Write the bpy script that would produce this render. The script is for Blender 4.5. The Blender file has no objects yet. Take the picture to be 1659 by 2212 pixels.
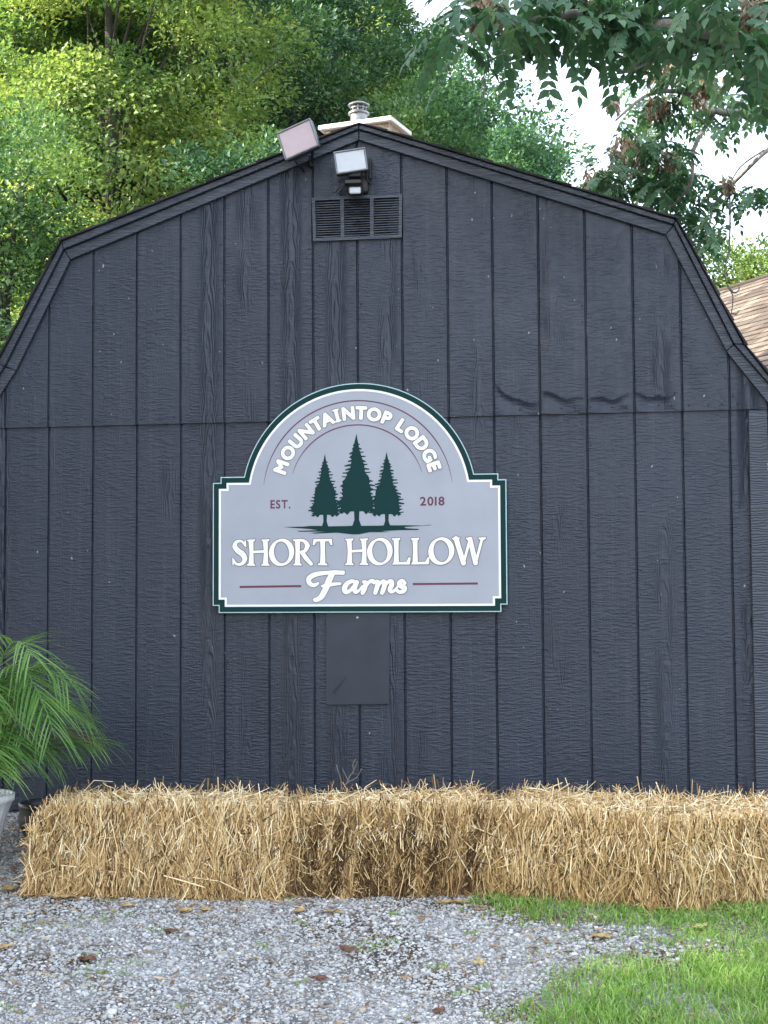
import bpy, math, random
import numpy as np
from mathutils import Vector, Matrix
from mathutils.geometry import tessellate_polygon
R = math.radians
rng = np.random.default_rng(7)
random.seed(7)
scene = bpy.context.scene
COL = scene.collection

# ------------------------------------------------------------------ camera
EYE = Vector((0.68, -6.77, 1.25))
YAW, PITCH, ROLL = R(5.7), R(3.3), R(-0.35)
F, W2, H2 = 3200.0, 829.5, 1106.0
cam = bpy.data.cameras.new("camera")
cam.sensor_fit = 'VERTICAL'; cam.sensor_height = 36.0
cam.lens = 36.0 * F / 2212.0
cam.clip_start = 0.05; cam.clip_end = 2000
camo = bpy.data.objects.new("camera", cam); COL.objects.link(camo)
RM = Matrix.Rotation(YAW, 3, 'Z') @ Matrix.Rotation(R(90) + PITCH, 3, 'X') @ Matrix.Rotation(ROLL, 3, 'Z')
camo.matrix_world = Matrix.Translation(EYE) @ RM.to_4x4()
scene.camera = camo

# ------------------------------------------------------------------ world, sun, exposure
SUN_EL, SUN_AZ = R(38), R(-108)          # azimuth measured from +Y towards +X
world = bpy.data.worlds.new("World"); scene.world = world; world.use_nodes = True
nt = world.node_tree; nt.nodes.clear()
out = nt.nodes.new('ShaderNodeOutputWorld'); bg = nt.nodes.new('ShaderNodeBackground')
sky = nt.nodes.new('ShaderNodeTexSky'); sky.sky_type = 'NISHITA'; sky.sun_disc = False
sky.sun_elevation = SUN_EL; sky.sun_rotation = SUN_AZ
sky.air_density = 1.1; sky.dust_density = 2.5; sky.ozone_density = 1.0
bg.inputs['Strength'].default_value = 0.15
hs = nt.nodes.new('ShaderNodeHueSaturation'); hs.inputs['Saturation'].default_value = 0.60   # thin high haze
nt.links.new(sky.outputs[0], hs.inputs['Color']); nt.links.new(hs.outputs[0], bg.inputs[0]); nt.links.new(bg.outputs[0], out.inputs[0])
sun = bpy.data.lights.new("sun", 'SUN'); sun.energy = 2.6; sun.angle = R(0.5); sun.color = (1.0, 0.93, 0.80)
suno = bpy.data.objects.new("sun", sun); COL.objects.link(suno)
sd = Vector((math.sin(SUN_AZ) * math.cos(SUN_EL), math.cos(SUN_AZ) * math.cos(SUN_EL), math.sin(SUN_EL)))
suno.rotation_euler = sd.to_track_quat('Z', 'Y').to_euler(); suno.location = sd * 30
scene.view_settings.view_transform = 'Standard'; scene.view_settings.look = 'None'
scene.view_settings.exposure = 2.5; scene.view_settings.gamma = 1.0
scene.cycles.max_bounces = 6; scene.cycles.transparent_max_bounces = 8

# ------------------------------------------------------------------ helpers
def at(px, py, Y=0.0):
    """point of the vertical plane y=Y seen in the direction px,py"""
    d = RM @ Vector(((px - W2) / F, -(py - H2) / F, -1.0))
    t = (Y - EYE.y) / d.y
    return EYE + d * t
def gz(x, y):
    y = np.asarray(y, float); x = np.asarray(x, float)
    t = np.clip(y, -2.6, 0.0)
    return 0.25 + 0.10 * t + 0.012 * np.sin(x * 2.1 + y) + 0.008 * np.sin(y * 3.7 - x * 1.3)
def on_ground(px, py):
    d = RM @ Vector(((px - W2) / F, -(py - H2) / F, -1.0))
    t = 3.0
    for _ in range(60):
        p = EYE + d * t
        t += (float(gz(p.x, p.y)) - p.z) / d.z
    return EYE + d * t
RMi = np.array(RM.transposed())
def project(P):
    q = (P - np.array(EYE)) @ RMi.T
    return W2 + F * q[:, 0] / -q[:, 2], H2 - F * q[:, 1] / -q[:, 2]
def smooth(a, b, x):
    t = np.clip((x - a) / (b - a), 0, 1); return t * t * (3 - 2 * t)
def wloc(o):
    v = Vector((0, 0, 0))
    while o: v += o.location; o = o.parent
    return v
def mesh_np(name, V, Fc, mat, parent=None, base=None, attr=None, smooth_=False, mats=None, midx=None):
    """V (n,3) world coords; Fc (m,k) int array or list of faces"""
    V = np.asarray(V, dtype=np.float64)
    off = wloc(parent) if parent else (Vector(base) if base is not None else Vector((0, 0, 0)))
    V = V - np.array(off)
    me = bpy.data.meshes.new(name)
    if isinstance(Fc, np.ndarray):
        m, k = Fc.shape
        me.vertices.add(len(V)); me.vertices.foreach_set('co', V.astype(np.float32).ravel())
        me.loops.add(m * k); me.loops.foreach_set('vertex_index', Fc.astype(np.int32).ravel())
        me.polygons.add(m); me.polygons.foreach_set('loop_start', np.arange(0, m * k, k, dtype=np.int32))
        me.update(calc_edges=True)
    else:
        me.from_pydata([tuple(v) for v in V], [], [tuple(f) for f in Fc]); me.update()
    if smooth_:
        me.polygons.foreach_set('use_smooth', np.ones(len(me.polygons), dtype=bool))
    for m_ in (mats or [mat]): me.materials.append(m_)
    if midx is not None: me.polygons.foreach_set('material_index', np.asarray(midx, dtype=np.int32))
    if attr is not None:
        a = me.attributes.new('tint', 'FLOAT', 'POINT'); a.data.foreach_set('value', np.asarray(attr, dtype=np.float32))
    me.validate()
    o = bpy.data.objects.new(name, me); COL.objects.link(o)
    if parent: o.parent = parent
    elif base is not None: o.location = base
    return o
class MB:
    def __init__(s): s.v = []; s.f = []
    def add(s, vs, fs):
        n = len(s.v); s.v += [tuple(v) for v in vs]; s.f += [tuple(i + n for i in f) for f in fs]
    def box(s, c, size, M=None):
        x, y, z = [k / 2 for k in size]
        vs = [Vector((a * x, b * y, d * z)) for a in (-1, 1) for b in (-1, 1) for d in (-1, 1)]
        if M is not None: vs = [M @ v for v in vs]
        s.add([v + Vector(c) for v in vs], [(0, 1, 3, 2), (4, 6, 7, 5), (0, 4, 5, 1), (2, 3, 7, 6), (0, 2, 6, 4), (1, 5, 7, 3)])
    def bbox(s, c, size, b=0.004, M=None):          # box with chamfered edges
        bm = [k / 2 for k in size]; vs = []; idx = {}
        for sx in (-1, 1):
            for sy in (-1, 1):
                for sz in (-1, 1):
                    for ax in range(3):
                        p = [sx * bm[0], sy * bm[1], sz * bm[2]]
                        for k in range(3):
                            if k != ax: p[k] -= (sx, sy, sz)[k] * b
                        idx[(sx, sy, sz, ax)] = len(vs); vs.append(Vector(p))
        fs = []
        for ax in range(3):
            o = [k for k in range(3) if k != ax]
            for s_ in (-1, 1):
                q = []
                for a_, b_ in ((-1, -1), (1, -1), (1, 1), (-1, 1)):
                    k = [0, 0, 0]; k[ax] = s_; k[o[0]] = a_; k[o[1]] = b_; q.append(idx[(*k, ax)])
                fs.append(q)
            for a_ in (-1, 1):
                for b_ in (-1, 1):
                    k1 = [0, 0, 0]; k1[o[0]] = a_; k1[o[1]] = b_; k1[ax] = -1; k2 = list(k1); k2[ax] = 1
                    fs.append([idx[(*k1, o[0])], idx[(*k2, o[0])], idx[(*k2, o[1])], idx[(*k1, o[1])]])
        for sx in (-1, 1):
            for sy in (-1, 1):
                for sz in (-1, 1): fs.append([idx[(sx, sy, sz, a)] for a in range(3)])
        if M is not None: vs = [M @ v for v in vs]
        s.add([v + Vector(c) for v in vs], fs)
    def tube(s, pts, rad, n=8, cap=True):
        pts = [Vector(p) for p in pts]; N = len(pts)
        if not hasattr(rad, '__len__'): rad = [rad] * N
        up = Vector((0.13, 0.21, 0.97)); rings = []
        for i, p in enumerate(pts):
            d = (pts[min(i + 1, N - 1)] - pts[max(i - 1, 0)]).normalized()
            a = d.cross(up)
            if a.length < 0.05: a = d.cross(Vector((1, 0, 0)))
            a.normalize(); b = d.cross(a)
            rings += [p + (a * math.cos(t * 2 * math.pi / n) + b * math.sin(t * 2 * math.pi / n)) * rad[i] for t in range(n)]
        fs = [(i * n + j, i * n + (j + 1) % n, (i + 1) * n + (j + 1) % n, (i + 1) * n + j) for i in range(N - 1) for j in range(n)]
        if cap: fs += [tuple(range(n))[::-1], tuple((N - 1) * n + j for j in range(n))]
        s.add(rings, fs)
    def lathe(s, c, prof, n=48, flute=0.0, nf=0):
        c = Vector(c); N = len(prof); vs = []
        for r, z in prof:
            for j in range(n):
                t = 2 * math.pi * j / n
                rr = r * (1 + (flute * math.cos(nf * t) if nf else 0))
                vs.append(c + Vector((rr * math.cos(t), rr * math.sin(t), z)))
        s.add(vs, [(i * n + j, i * n + (j + 1) % n, (i + 1) * n + (j + 1) % n, (i + 1) * n + j) for i in range(N - 1) for j in range(n)])
    def prism(s, poly, y0, y1):                      # poly in (x,z), extruded in y (y0 = front)
        n = len(poly); vs = [Vector((p[0], y0, p[1])) for p in poly] + [Vector((p[0], y1, p[1])) for p in poly]
        tris = tessellate_polygon([[Vector((p[0], p[1], 0)) for p in poly]])
        fs = [tuple(t) for t in tris] + [tuple(i + n for i in t)[::-1] for t in tris]
        fs += [(i, (i + 1) % n, (i + 1) % n + n, i + n) for i in range(n)]
        s.add(vs, fs)
    def build(s, name, mat, parent=None, base=None, sm=False, attr=None):
        o = mesh_np(name, s.v, s.f, mat, parent, base, attr, sm)
        import bmesh
        b = bmesh.new(); b.from_mesh(o.data); bmesh.ops.recalc_face_normals(b, faces=b.faces); b.to_mesh(o.data); b.free()
        return o
def empty(name, loc):
    o = bpy.data.objects.new(name, None); o.location = loc; COL.objects.link(o); o.empty_display_size = 0.2
    return o
def tag(o, label=None, cat=None, group=None, kind=None):
    if label: o['label'] = label
    if cat: o['category'] = cat
    if group: o['group'] = group
    if kind: o['kind'] = kind
    return o

# ------------------------------------------------------------------ node helpers
class NT:
    def __init__(s, name):
        s.m = bpy.data.materials.new(name); s.m.use_nodes = True; s.t = s.m.node_tree
        s.b = s.t.nodes['Principled BSDF']; s.o = s.t.nodes['Material Output']
    def n(s, typ, **kw):
        x = s.t.nodes.new(typ)
        for k, v in kw.items():
            if k.startswith('i_'): s.set(x.inputs[k[2:].replace('_', ' ')], v)
            elif k[0] == 'I' and k[1:].isdigit(): s.set(x.inputs[int(k[1:])], v)
            else: setattr(x, k, v)
        return x
    def set(s, sock, v):
        if isinstance(v, bpy.types.NodeSocket): s.t.links.new(v, sock)
        elif isinstance(v, bpy.types.Node): s.t.links.new(v.outputs[0], sock)
        else: sock.default_value = v
    def math(s, op, a, b=None, c=None):
        x = s.t.nodes.new('ShaderNodeMath'); x.operation = op; s.set(x.inputs[0], a)
        if b is not None: s.set(x.inputs[1], b)
        if c is not None: s.set(x.inputs[2], c)
        return x.outputs[0]
    def obj(s): return s.n('ShaderNodeTexCoord').outputs['Object']
    def noise(s, vec, scale, detail=3.0, rough=0.5, map_=None, dist=0.0):
        if map_: vec = s.n('ShaderNodeMapping', i_Vector=vec, i_Scale=map_).outputs[0]
        return s.n('ShaderNodeTexNoise', i_Vector=vec, i_Scale=scale, i_Detail=detail, i_Roughness=rough, i_Distortion=dist).outputs[0]
    def ramp(s, fac, stops):
        r = s.n('ShaderNodeValToRGB', I0=fac); e = r.color_ramp.elements
        while len(e) < len(stops): e.new(0.5)
        for k, (p, c) in enumerate(stops):
            e[k].position = p; e[k].color = (*c, 1) if len(c) == 3 else c
        return r.outputs[0]
    def mix(s, f, a, b, bt='MIX'):
        x = s.n('ShaderNodeMix', data_type='RGBA', blend_type=bt); s.set(x.inputs[0], f)
        for k, v in ((6, a), (7, b)):
            if isinstance(v, tuple) and len(v) == 3: v = (*v, 1)
            s.set(x.inputs[k], v)
        return x.outputs[2]
    def bump(s, h, strength=0.5, dist=0.01):
        b = s.n('ShaderNodeBump', i_Height=h, i_Strength=strength, i_Distance=dist); s.set(s.b.inputs['Normal'], b.outputs[0]); return b
    def P(s, **kw):
        for k, v in kw.items():
            k = k.replace('_', ' ')
            if isinstance(v, tuple) and len(v) == 3: v = (*v, 1)
            s.set(s.b.inputs[k], v)
        return s.m
    def tint(s): return s.n('ShaderNodeAttribute', attribute_name='tint').outputs['Fac']
def plain(name, col, rough=0.6, metal=0.0, nscale=0, namp=0.0):
    t = NT(name)
    if nscale:
        f = t.noise(t.obj(), nscale, 4)
        lo = tuple(c * (1 - namp) for c in col); hi = tuple(min(1, c * (1 + namp)) for c in col)
        col = t.ramp(f, [(0.3, lo), (0.7, hi)])
    return t.P(Base_Color=col, Roughness=rough, Metallic=metal)

PAINT = (0.0175, 0.024, 0.040)
def siding_mat(name, width=0.2032, grain=1.0, x0=0.0):
    t = NT(name); v = t.n('ShaderNodeTexCoord').outputs['Object']
    s = t.n('ShaderNodeSeparateXYZ', I0=v); x, z = s.outputs[0], s.outputs[2]
    bd = t.math('DIVIDE', t.math('SUBTRACT', x, x0), width); idx = t.math('FLOOR', bd); fr = t.math('SUBTRACT', bd, idx)
    wn = t.n('ShaderNodeTexWhiteNoise', noise_dimensions='1D', I1=idx); rnd = wn.outputs[0]
    wn2 = t.n('ShaderNodeTexWhiteNoise', noise_dimensions='1D', I1=t.math('ADD', idx, 31.7)); rnd2 = wn2.outputs[0]
    # cathedral grain: nested parabolas along the board's centre
    u = t.math('MULTIPLY', t.math('SUBTRACT', fr, t.math('ADD', 0.35, t.math('MULTIPLY', rnd, 0.4))), width)
    zz = t.math('ADD', z, t.math('MULTIPLY', rnd, 7.0))
    cv = t.n('ShaderNodeCombineXYZ', I0=t.math('MULTIPLY', x, 9.0), I1=t.math('MULTIPLY', rnd, 20.0), I2=t.math('MULTIPLY', z, 2.6)).outputs[0]
    nz = t.noise(cv, 1.0, 3.0, 0.55)
    uu = t.math('MULTIPLY', t.math('MULTIPLY', u, u), 4200.0)
    ph = t.math('ADD', t.math('ADD', t.math('MULTIPLY', zz, 9.0), uu), t.math('MULTIPLY', nz, 16.0))
    wav = t.math('SINE', t.math('MULTIPLY', ph, 3.0))
    mask = t.n('ShaderNodeMapRange', I0=t.math('ABSOLUTE', u), I1=0.022, I2=0.06, I3=1.0, I4=0.0).outputs[0]
    low = t.noise(cv, 0.95, 2.0)
    m2 = t.n('ShaderNodeMapRange', I0=t.math('ADD', low, t.math('MULTIPLY', t.math('SUBTRACT', rnd2, 0.5), 0.5)), I1=0.45, I2=0.62, I3=0.0, I4=1.0).outputs[0]
    cath = t.math('MULTIPLY', t.math('MULTIPLY', wav, mask), m2)
    # rough sawn ripples across the board, broken up into short runs
    rv = t.n('ShaderNodeCombineXYZ', I0=t.math('MULTIPLY', x, 22.0), I1=t.math('MULTIPLY', idx, 3.3), I2=t.math('MULTIPLY', z, 105.0)).outputs[0]
    rip = t.noise(rv, 1.0, 2.0, 0.55)
    rip = t.math('SUBTRACT', t.n('ShaderNodeMapRange', I0=rip, I1=0.42, I2=0.66, I3=0.0, I4=1.0).outputs[0], 0.3)
    rm = t.n('ShaderNodeMapRange', I0=t.noise(v, 7.0, 2.0, 0.5, (1.6, 1, 0.6)), I1=0.36, I2=0.66, I3=0.30, I4=1.0).outputs[0]
    rip = t.math('MULTIPLY', t.math('MULTIPLY', rip, rm), t.math('SUBTRACT', 1.1, t.math('MULTIPLY', t.math('MULTIPLY', mask, m2), 0.65)))
    fib = t.noise(v, 1.0, 4.0, 0.6, (170, 1, 9))
    dab = t.noise(v, 160.0, 2.0, 0.6)
    h = t.math('ADD', t.math('MULTIPLY', cath, 0.30), t.math('MULTIPLY', rip, 0.34))
    h = t.math('ADD', h, t.math('MULTIPLY', fib, 0.24)); h = t.math('ADD', h, t.math('MULTIPLY', dab, 0.28))
    t.bump(h, 1.0 * grain, 0.0058)
    blot = t.noise(v, 2.3, 4.0, 0.6, (1, 1, 0.5))
    c = t.ramp(blot, [(0.3, tuple(k * 0.82 for k in PAINT)), (0.55, PAINT), (0.8, tuple(k * 1.3 for k in PAINT))])
    c = t.mix(t.math('MULTIPLY', rnd, 0.30), c, tuple(k * 1.5 for k in PAINT))
    # paint lost on the odd high spot, droppings and dust specks
    sp = t.noise(v, 55.0, 1.0, 0.5, (1, 1, 0.6))
    c = t.mix(t.n('ShaderNodeMapRange', I0=sp, I1=0.785, I2=0.80).outputs[0], c, (0.28, 0.27, 0.25))
    dr = t.noise(v, 1.0, 4.0, 0.65, (38, 1, 1.3))                 # faint run-off streaks and dust
    c = t.mix(t.n('ShaderNodeMapRange', I0=dr, I1=0.52, I2=0.78, I3=0.0, I4=0.28).outputs[0], c, (0.085, 0.09, 0.098))
    ro = t.n('ShaderNodeMapRange', I0=t.noise(v, 30.0, 3.0), I1=0.3, I2=0.7, I3=0.36, I4=0.52).outputs[0]
    return t.P(Base_Color=c, Roughness=ro, Specular_IOR_Level=0.5)
def trim_mat():
    t = NT('painted_trim'); v = t.obj()
    g = t.n('ShaderNodeTexWave', wave_type='BANDS', bands_direction='Z', i_Vector=t.n('ShaderNodeMapping', i_Vector=v, i_Scale=(0.35, 1, 1)).outputs[0],
            i_Scale=26.0, i_Distortion=9.0, i_Detail=3.0, i_Detail_Scale=1.2).outputs[1]
    f = t.noise(v, 90.0, 3.0)
    t.bump(t.math('ADD', t.math('MULTIPLY', g, 0.6), t.math('MULTIPLY', f, 0.5)), 0.7, 0.003)
    c = t.ramp(t.noise(v, 5.0, 4), [(0.3, (0.018, 0.024, 0.037)), (0.8, (0.034, 0.043, 0.062))])
    return t.P(Base_Color=c, Roughness=0.42, Specular_IOR_Level=0.6)
def leaf_mat(name, lo, mid, hi, trans=0.45, rough=0.5, brown=None):
    t = NT(name); a = t.tint()
    st = [(0.0, lo), (0.5, mid), (0.92, hi)] + ([(1.0, brown)] if brown else [(1.0, hi)])
    c = t.ramp(a, st)
    t.P(Base_Color=c, Roughness=rough, Specular_IOR_Level=0.4)
    tr = t.n('ShaderNodeBsdfTranslucent', I0=t.mix(1.0, c, (1.12, 1.15, 0.68), 'MULTIPLY'))
    mx = t.n('ShaderNodeMixShader', I0=trans, I1=t.b.outputs[0], I2=tr.outputs[0])
    t.t.links.new(mx.outputs[0], t.o.inputs[0])
    return t.m
def tint_mat(name, stops, rough=0.6, bumpn=0, spec=0.3):
    t = NT(name); c = t.ramp(t.tint(), stops)
    if bumpn: t.bump(t.noise(t.obj(), bumpn, 3), 0.4, 0.003)
    return t.P(Base_Color=c, Roughness=rough, Specular_IOR_Level=spec)
def bark_mat(name, a, b):
    t = NT(name); n = t.noise(t.obj(), 1.0, 5, 0.6, (22, 22, 5)); t.bump(n, 0.8, 0.02)
    return t.P(Base_Color=t.ramp(n, [(0.3, a), (0.7, b)]), Roughness=0.9)

M_paint = siding_mat('painted_plywood_siding')
M_flat = plain('painted_sheet', (0.018, 0.024, 0.038), 0.5, 0, 9, 0.2)
M_trim = trim_mat()
M_black = plain('black_plastic', (0.012, 0.013, 0.015), 0.45, 0, 20, 0.3)
M_dark = plain('dark_void', (0.004, 0.004, 0.005), 0.9)
M_bark = bark_mat('bark', (0.025, 0.022, 0.019), (0.075, 0.068, 0.058))
M_twig = bark_mat('pale_twig', (0.12, 0.11, 0.095), (0.30, 0.275, 0.235))

# ------------------------------------------------------------------ ground
def gravel_ground_mat():
    t = NT('gravel_bed'); v = t.obj()
    vo = t.n('ShaderNodeTexVoronoi', i_Vector=v, i_Scale=75.0)
    c1 = t.ramp(vo.outputs['Color'], [(0.0, (0.16, 0.155, 0.15)), (0.5, (0.32, 0.315, 0.305)), (1.0, (0.50, 0.495, 0.48))])
    dirt = t.ramp(t.noise(v, 60, 4), [(0.3, (0.035, 0.027, 0.018)), (0.7, (0.12, 0.095, 0.07))])
    c = t.mix(t.n('ShaderNodeMapRange', I0=t.noise(v, 2.2, 5, 0.6), I1=0.42, I2=0.62).outputs[0], c1, dirt)
    t.bump(vo.outputs['Distance'], 0.9, 0.012)
    return t.P(Base_Color=c, Roughness=0.9)
M_ground = gravel_ground_mat()
xs = np.unique(np.concatenate([np.linspace(-300, -4, 24), np.linspace(-4, 5, 100), np.linspace(5, 300, 24)]))
ys = np.unique(np.concatenate([np.linspace(-200, -7, 12), np.linspace(-7, 1, 90), np.linspace(1, 400, 30)]))
X, Y = np.meshgrid(xs, ys); Z = gz(X, Y)
n1, n2 = X.shape; I = np.arange(n1 * n2).reshape(n1, n2)
Q = np.stack([I[:-1, :-1], I[:-1, 1:], I[1:, 1:], I[1:, :-1]], -1).reshape(-1, 4)
g = mesh_np('ground', np.stack([X, Y, Z], -1).reshape(-1, 3), Q, M_ground, smooth_=True); tag(g, kind='structure')

# wooded hill rising behind on the left
M_hill = plain('forest_floor', (0.03, 0.042, 0.018), 0.95, 0, 1.5, 0.6)
xs = np.linspace(-60, 40, 60); ys = np.linspace(15, 90, 50); X, Y = np.meshgrid(xs, ys)
hx = smooth(10, -14, X - 0.12 * Y)
Z = 0.1 + hx * smooth(15, 75, Y) * 20 + 0.5 * np.sin(X * 0.7) * np.cos(Y * 0.5) * hx
n1, n2 = X.shape; I = np.arange(n1 * n2).reshape(n1, n2)
Q = np.stack([I[:-1, :-1], I[:-1, 1:], I[1:, 1:], I[1:, :-1]], -1).reshape(-1, 4)
tag(mesh_np('hillside', np.stack([X, Y, Z], -1).reshape(-1, 3), Q, M_hill, smooth_=True), kind='structure')
def hill_z(x, y):
    hx = float(smooth(10, -14, x - 0.12 * y)); return 0.1 + hx * float(smooth(15, 75, y)) * 20 if y > 15 else 0.25

# ------------------------------------------------------------------ barn
gx = []
for a, b in zip((110, 205, 298, 393, 486, 580, 676, 772, 867, 966, 1063, 1162, 1263, 1365, 1467), (99, 195, 292, 388, 485, 583, 681, 778, 878, 977, 1076, 1177, 1279, 1383, 1488)):
    gx.append((at(a, 600).x + at(b, 1650).x) / 2)
step = (gx[-1] - gx[0]) / (len(gx) - 1)
gx = [gx[0] - step * k for k in (4, 3, 2, 1)] + gx + [gx[-1] + step]
OUT = [(-82, 915), (-5, 786), (134.6, 522), (776, 269), (1459.6, 475), (1606, 744), (1702, 866)]
LIN = [(-70, 922), (12, 793), (139, 541), (775, 281), (1455, 487), (1585, 745), (1692, 867)]
BOT = [(-45, 925), (34.7, 801), (152, 561), (775, 303), (1438, 507), (1569, 759), (1674, 889)]
def xz(L, Yp=0.0): return [(at(a, b, Yp).x, at(a, b, Yp).z) for a, b in L]
pO, pL, pB = xz(OUT, -0.05), xz(LIN, -0.035), xz(BOT, -0.03)
xpk = pO[3][0]; xR = at(1662, 1200).x; xL = 2 * xpk - xR
z_bot = at(100, 1750).z
seamL, seamR = at(0, 925.5), at(1617, 884.8)
def z_seam(x): return seamL.z + (seamR.z - seamL.z) * (x - seamL.x) / (seamR.x - seamL.x)
def z_top(x):   # wall top, hidden behind the rake boards
    P = [((a[0] + b[0]) / 2, (a[1] + b[1]) / 2) for a, b in zip(pL, pB)]
    return float(np.interp(x, [p[0] for p in P], [p[1] for p in P]))
barn = empty('barn', (xpk, 0, float(gz(xpk, 0))))
tag(barn, 'dark blue grey barn with gambrel roof and grooved plywood siding', 'barn')
DEP = 5.4
dmg = [(1068, 1164, 0), (1170, 1263, 1), (1268, 1362, 2), (1368, 1462, 3)]
dmgx = [(at(a, 850).x, at(b, 850).x, k) for a, b, k in dmg]
def bulge(x, z):
    """loose, swollen bottom edge of the upper sheets on the right"""
    h = z - z_seam(x); o = 0.0
    for a, b, k in dmgx:
        if a - 0.004 < x < b + 0.004:
            t = (x - a) / (b - a)
            hh = (0.085 + 0.13 * max(0, 0.25 - t) ** 1.2 * 8, 0.100 - 0.035 * t + 0.01 * math.sin(9 * t), 0.062 + 0.018 * t + 0.008 * math.sin(8 * t), 0.088 - 0.02 * math.sin(3 * t) + 0.006 * math.sin(14 * t))[k]
            if k == 0: hh = 0.066 + 0.12 * math.exp(-t * 7) + 0.012 * math.sin(5 * t)
            e = min(1, max(0, t / 0.07)) * min(1, max(0, (1 - t) / 0.07))
            d = h - hh
            o += e * (0.0065 * math.exp(-(d / 0.010) ** 2) - 0.0025 * math.exp(-((d + 0.028) / 0.014) ** 2) + 0.004 * math.sin(30 * x + 50 * z) * (1 if h < hh else 0))
    return o
def siding(name, zb, zt, y0, left, right, bumpf=None, parent=barn, seed=1):
    r = random.Random(seed); GW, GD = 0.0062, 0.010
    V = []; Fs = []
    cuts = [left] + [g_ for g_ in gx if left + 0.02 < g_ < right - 0.02] + [right]
    cols = []
    for i in range(len(cuts) - 1):
        a, b = cuts[i], cuts[i + 1]
        wa = 0 if i == 0 else GW; wb = 0 if i == len(cuts) - 2 else GW
        if i: cols += [(a - 0.0012, GD, 0), (a + 0.0012, GD, 0)]
        xs_ = [a + wa - 0.0012 if i else a, a + wa + 0.001] + list(np.linspace(a + wa, b - wb, 16)[1:-1]) + [b - wb - 0.001, b - wb + 0.0012 if wb else b]
        for k, x_ in enumerate(xs_):
            cols.append((x_, 0.0015 if (k in (0, len(xs_) - 1)) else 0.0, 1))
    ts = None
    for (x_, dep, fl) in cols:
        b_, t_ = zb(x_), zt(x_)
        hs = list(np.linspace(0, 0.26, 40)) + list(np.linspace(0.26, max(0.27, t_ - b_), 14))[1:]
        for h in hs:
            z_ = min(b_ + h, t_)
            wob = 0.0016 * math.sin(x_ * 5.1 + z_ * 2.3) + 0.0010 * math.sin(z_ * 7 - x_ * 3)
            V.append((x_, y0 + dep - wob - (bumpf(x_, z_) if (bumpf and fl) else 0), z_))
    nh = 53
    for c in range(len(cols) - 1):
        for k in range(nh - 1): Fs.append((c * nh + k, (c + 1) * nh + k, (c + 1) * nh + k + 1, c * nh + k + 1))
    # closed edge along the bottom
    n0 = len(V)
    for c, (x_, dep, fl) in enumerate(cols): V.append((x_, y0 + 0.014, zb(x_)))
    for c in range(len(cols) - 1): Fs.append((n0 + c, n0 + c + 1, (c + 1) * nh, c * nh))
    # nail heads
    mb = MB(); mb.v = V; mb.f = Fs
    return mb, r
def nail(mb, x, y, z, r=0.005):
    n = 7; vs = [(x, y - 0.0025, z)] + [(x + r * math.cos(k * 6.283 / n), y + 0.0005, z + r * math.sin(k * 6.283 / n)) for k in range(n)]
    mb.add(vs, [(0, 1 + (k + 1) % n, 1 + k) for k in range(n)])
mb, r = siding('s', z_seam, z_top, -0.013, xL, xR, bulge, seed=3)
for i in range(len(gx)):
    for o_ in (0.028, 0.11, 0.17):
        if r.random() < 0.72:
            x_ = gx[i] + o_ + r.uniform(-0.012, 0.012)
            if x_ < xR - 0.12: nail(mb, x_, -0.0155, z_seam(x_) + 0.028 + r.uniform(-0.006, 0.006), 0.0045)
for _ in range(26):
    x_ = r.choice(gx) + r.choice((0.016, -0.016)); z_ = r.uniform(z_seam(0), z_top(x_) - 0.05) if xL < x_ < xR else 99
    if z_ < 90: nail(mb, x_, -0.0145, z_, 0.0045)
mb.build('upper_siding', M_paint, barn)
cornx = at(1621, 1200).x
mb, r = siding('s', lambda x: z_bot, lambda x: z_seam(x) + 0.03, 0.0, xL, xR, None, seed=5)
for gi, zs in ((0, 5), (3, 6), (7, 4), (8, 3), (12, 7), (14, 6), (15, 3), (16, 8), (17, 4)):
    for k in range(zs + 3):
        z_ = z_bot + 0.15 + (z_seam(0) - z_bot - 0.2) * (k + r.uniform(0, 0.7)) / (zs + 3)
        nail(mb, gx[gi] + 0.017, -0.0015, z_, 0.006)
mb.build('lower_siding', M_paint, barn)
# corner boards and foundation
for cx, s_ in ((xR, -1), (xL, 1)):
    mb = MB(); w = abs(xR - cornx)
    mb.bbox((cx + s_ * w / 2 - s_ * 0.0, -0.012, (z_bot + z_seam(cx) - 0.004) / 2), (w, 0.022, z_seam(cx) - 0.006 - z_bot), 0.003)
    mb.build('corner_board', M_trim, barn)
mb = MB(); mb.box(((xL + xR) / 2, DEP / 2 + 0.03, (z_bot - 0.4) / 2 + 0.0), (xR - xL - 0.06, DEP - 0.02, z_bot + 0.398))
mb.build('foundation', plain('concrete_block', (0.10, 0.10, 0.10), 0.9, 0, 14, 0.4), barn)
mb = MB(); mb.bbox(((xL + xR) / 2, 0.012, z_bot - 0.022), (xR - xL, 0.03, 0.036), 0.003)
mb.build('sill_board', M_trim, barn)
# side and back walls
def wall_poly():
    xs_ = [xL + 0.01] + [p[0] for p in pB[1:-1]] + [xR - 0.01]
    return [(xR - 0.01, z_bot), (xL + 0.01, z_bot)] + [(x_, z_top(x_)) for x_ in xs_]
mb = MB()
mb.box((xL + 0.012, DEP / 2 + 0.02, (z_bot + z_top(xL)) / 2), (0.02, DEP - 0.02, z_top(xL) - z_bot))
mb.build('side_wall', M_flat, barn); mb = MB()
mb.box((xR - 0.012, DEP / 2 + 0.02, (z_bot + z_top(xR)) / 2), (0.02, DEP - 0.02, z_top(xR) - z_bot))
mb.build('side_wall', M_flat, barn)
mb = MB(); mb.prism(wall_poly(), DEP + 0.005, DEP + 0.02); mb.build('rear_wall', M_flat, barn)
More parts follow.
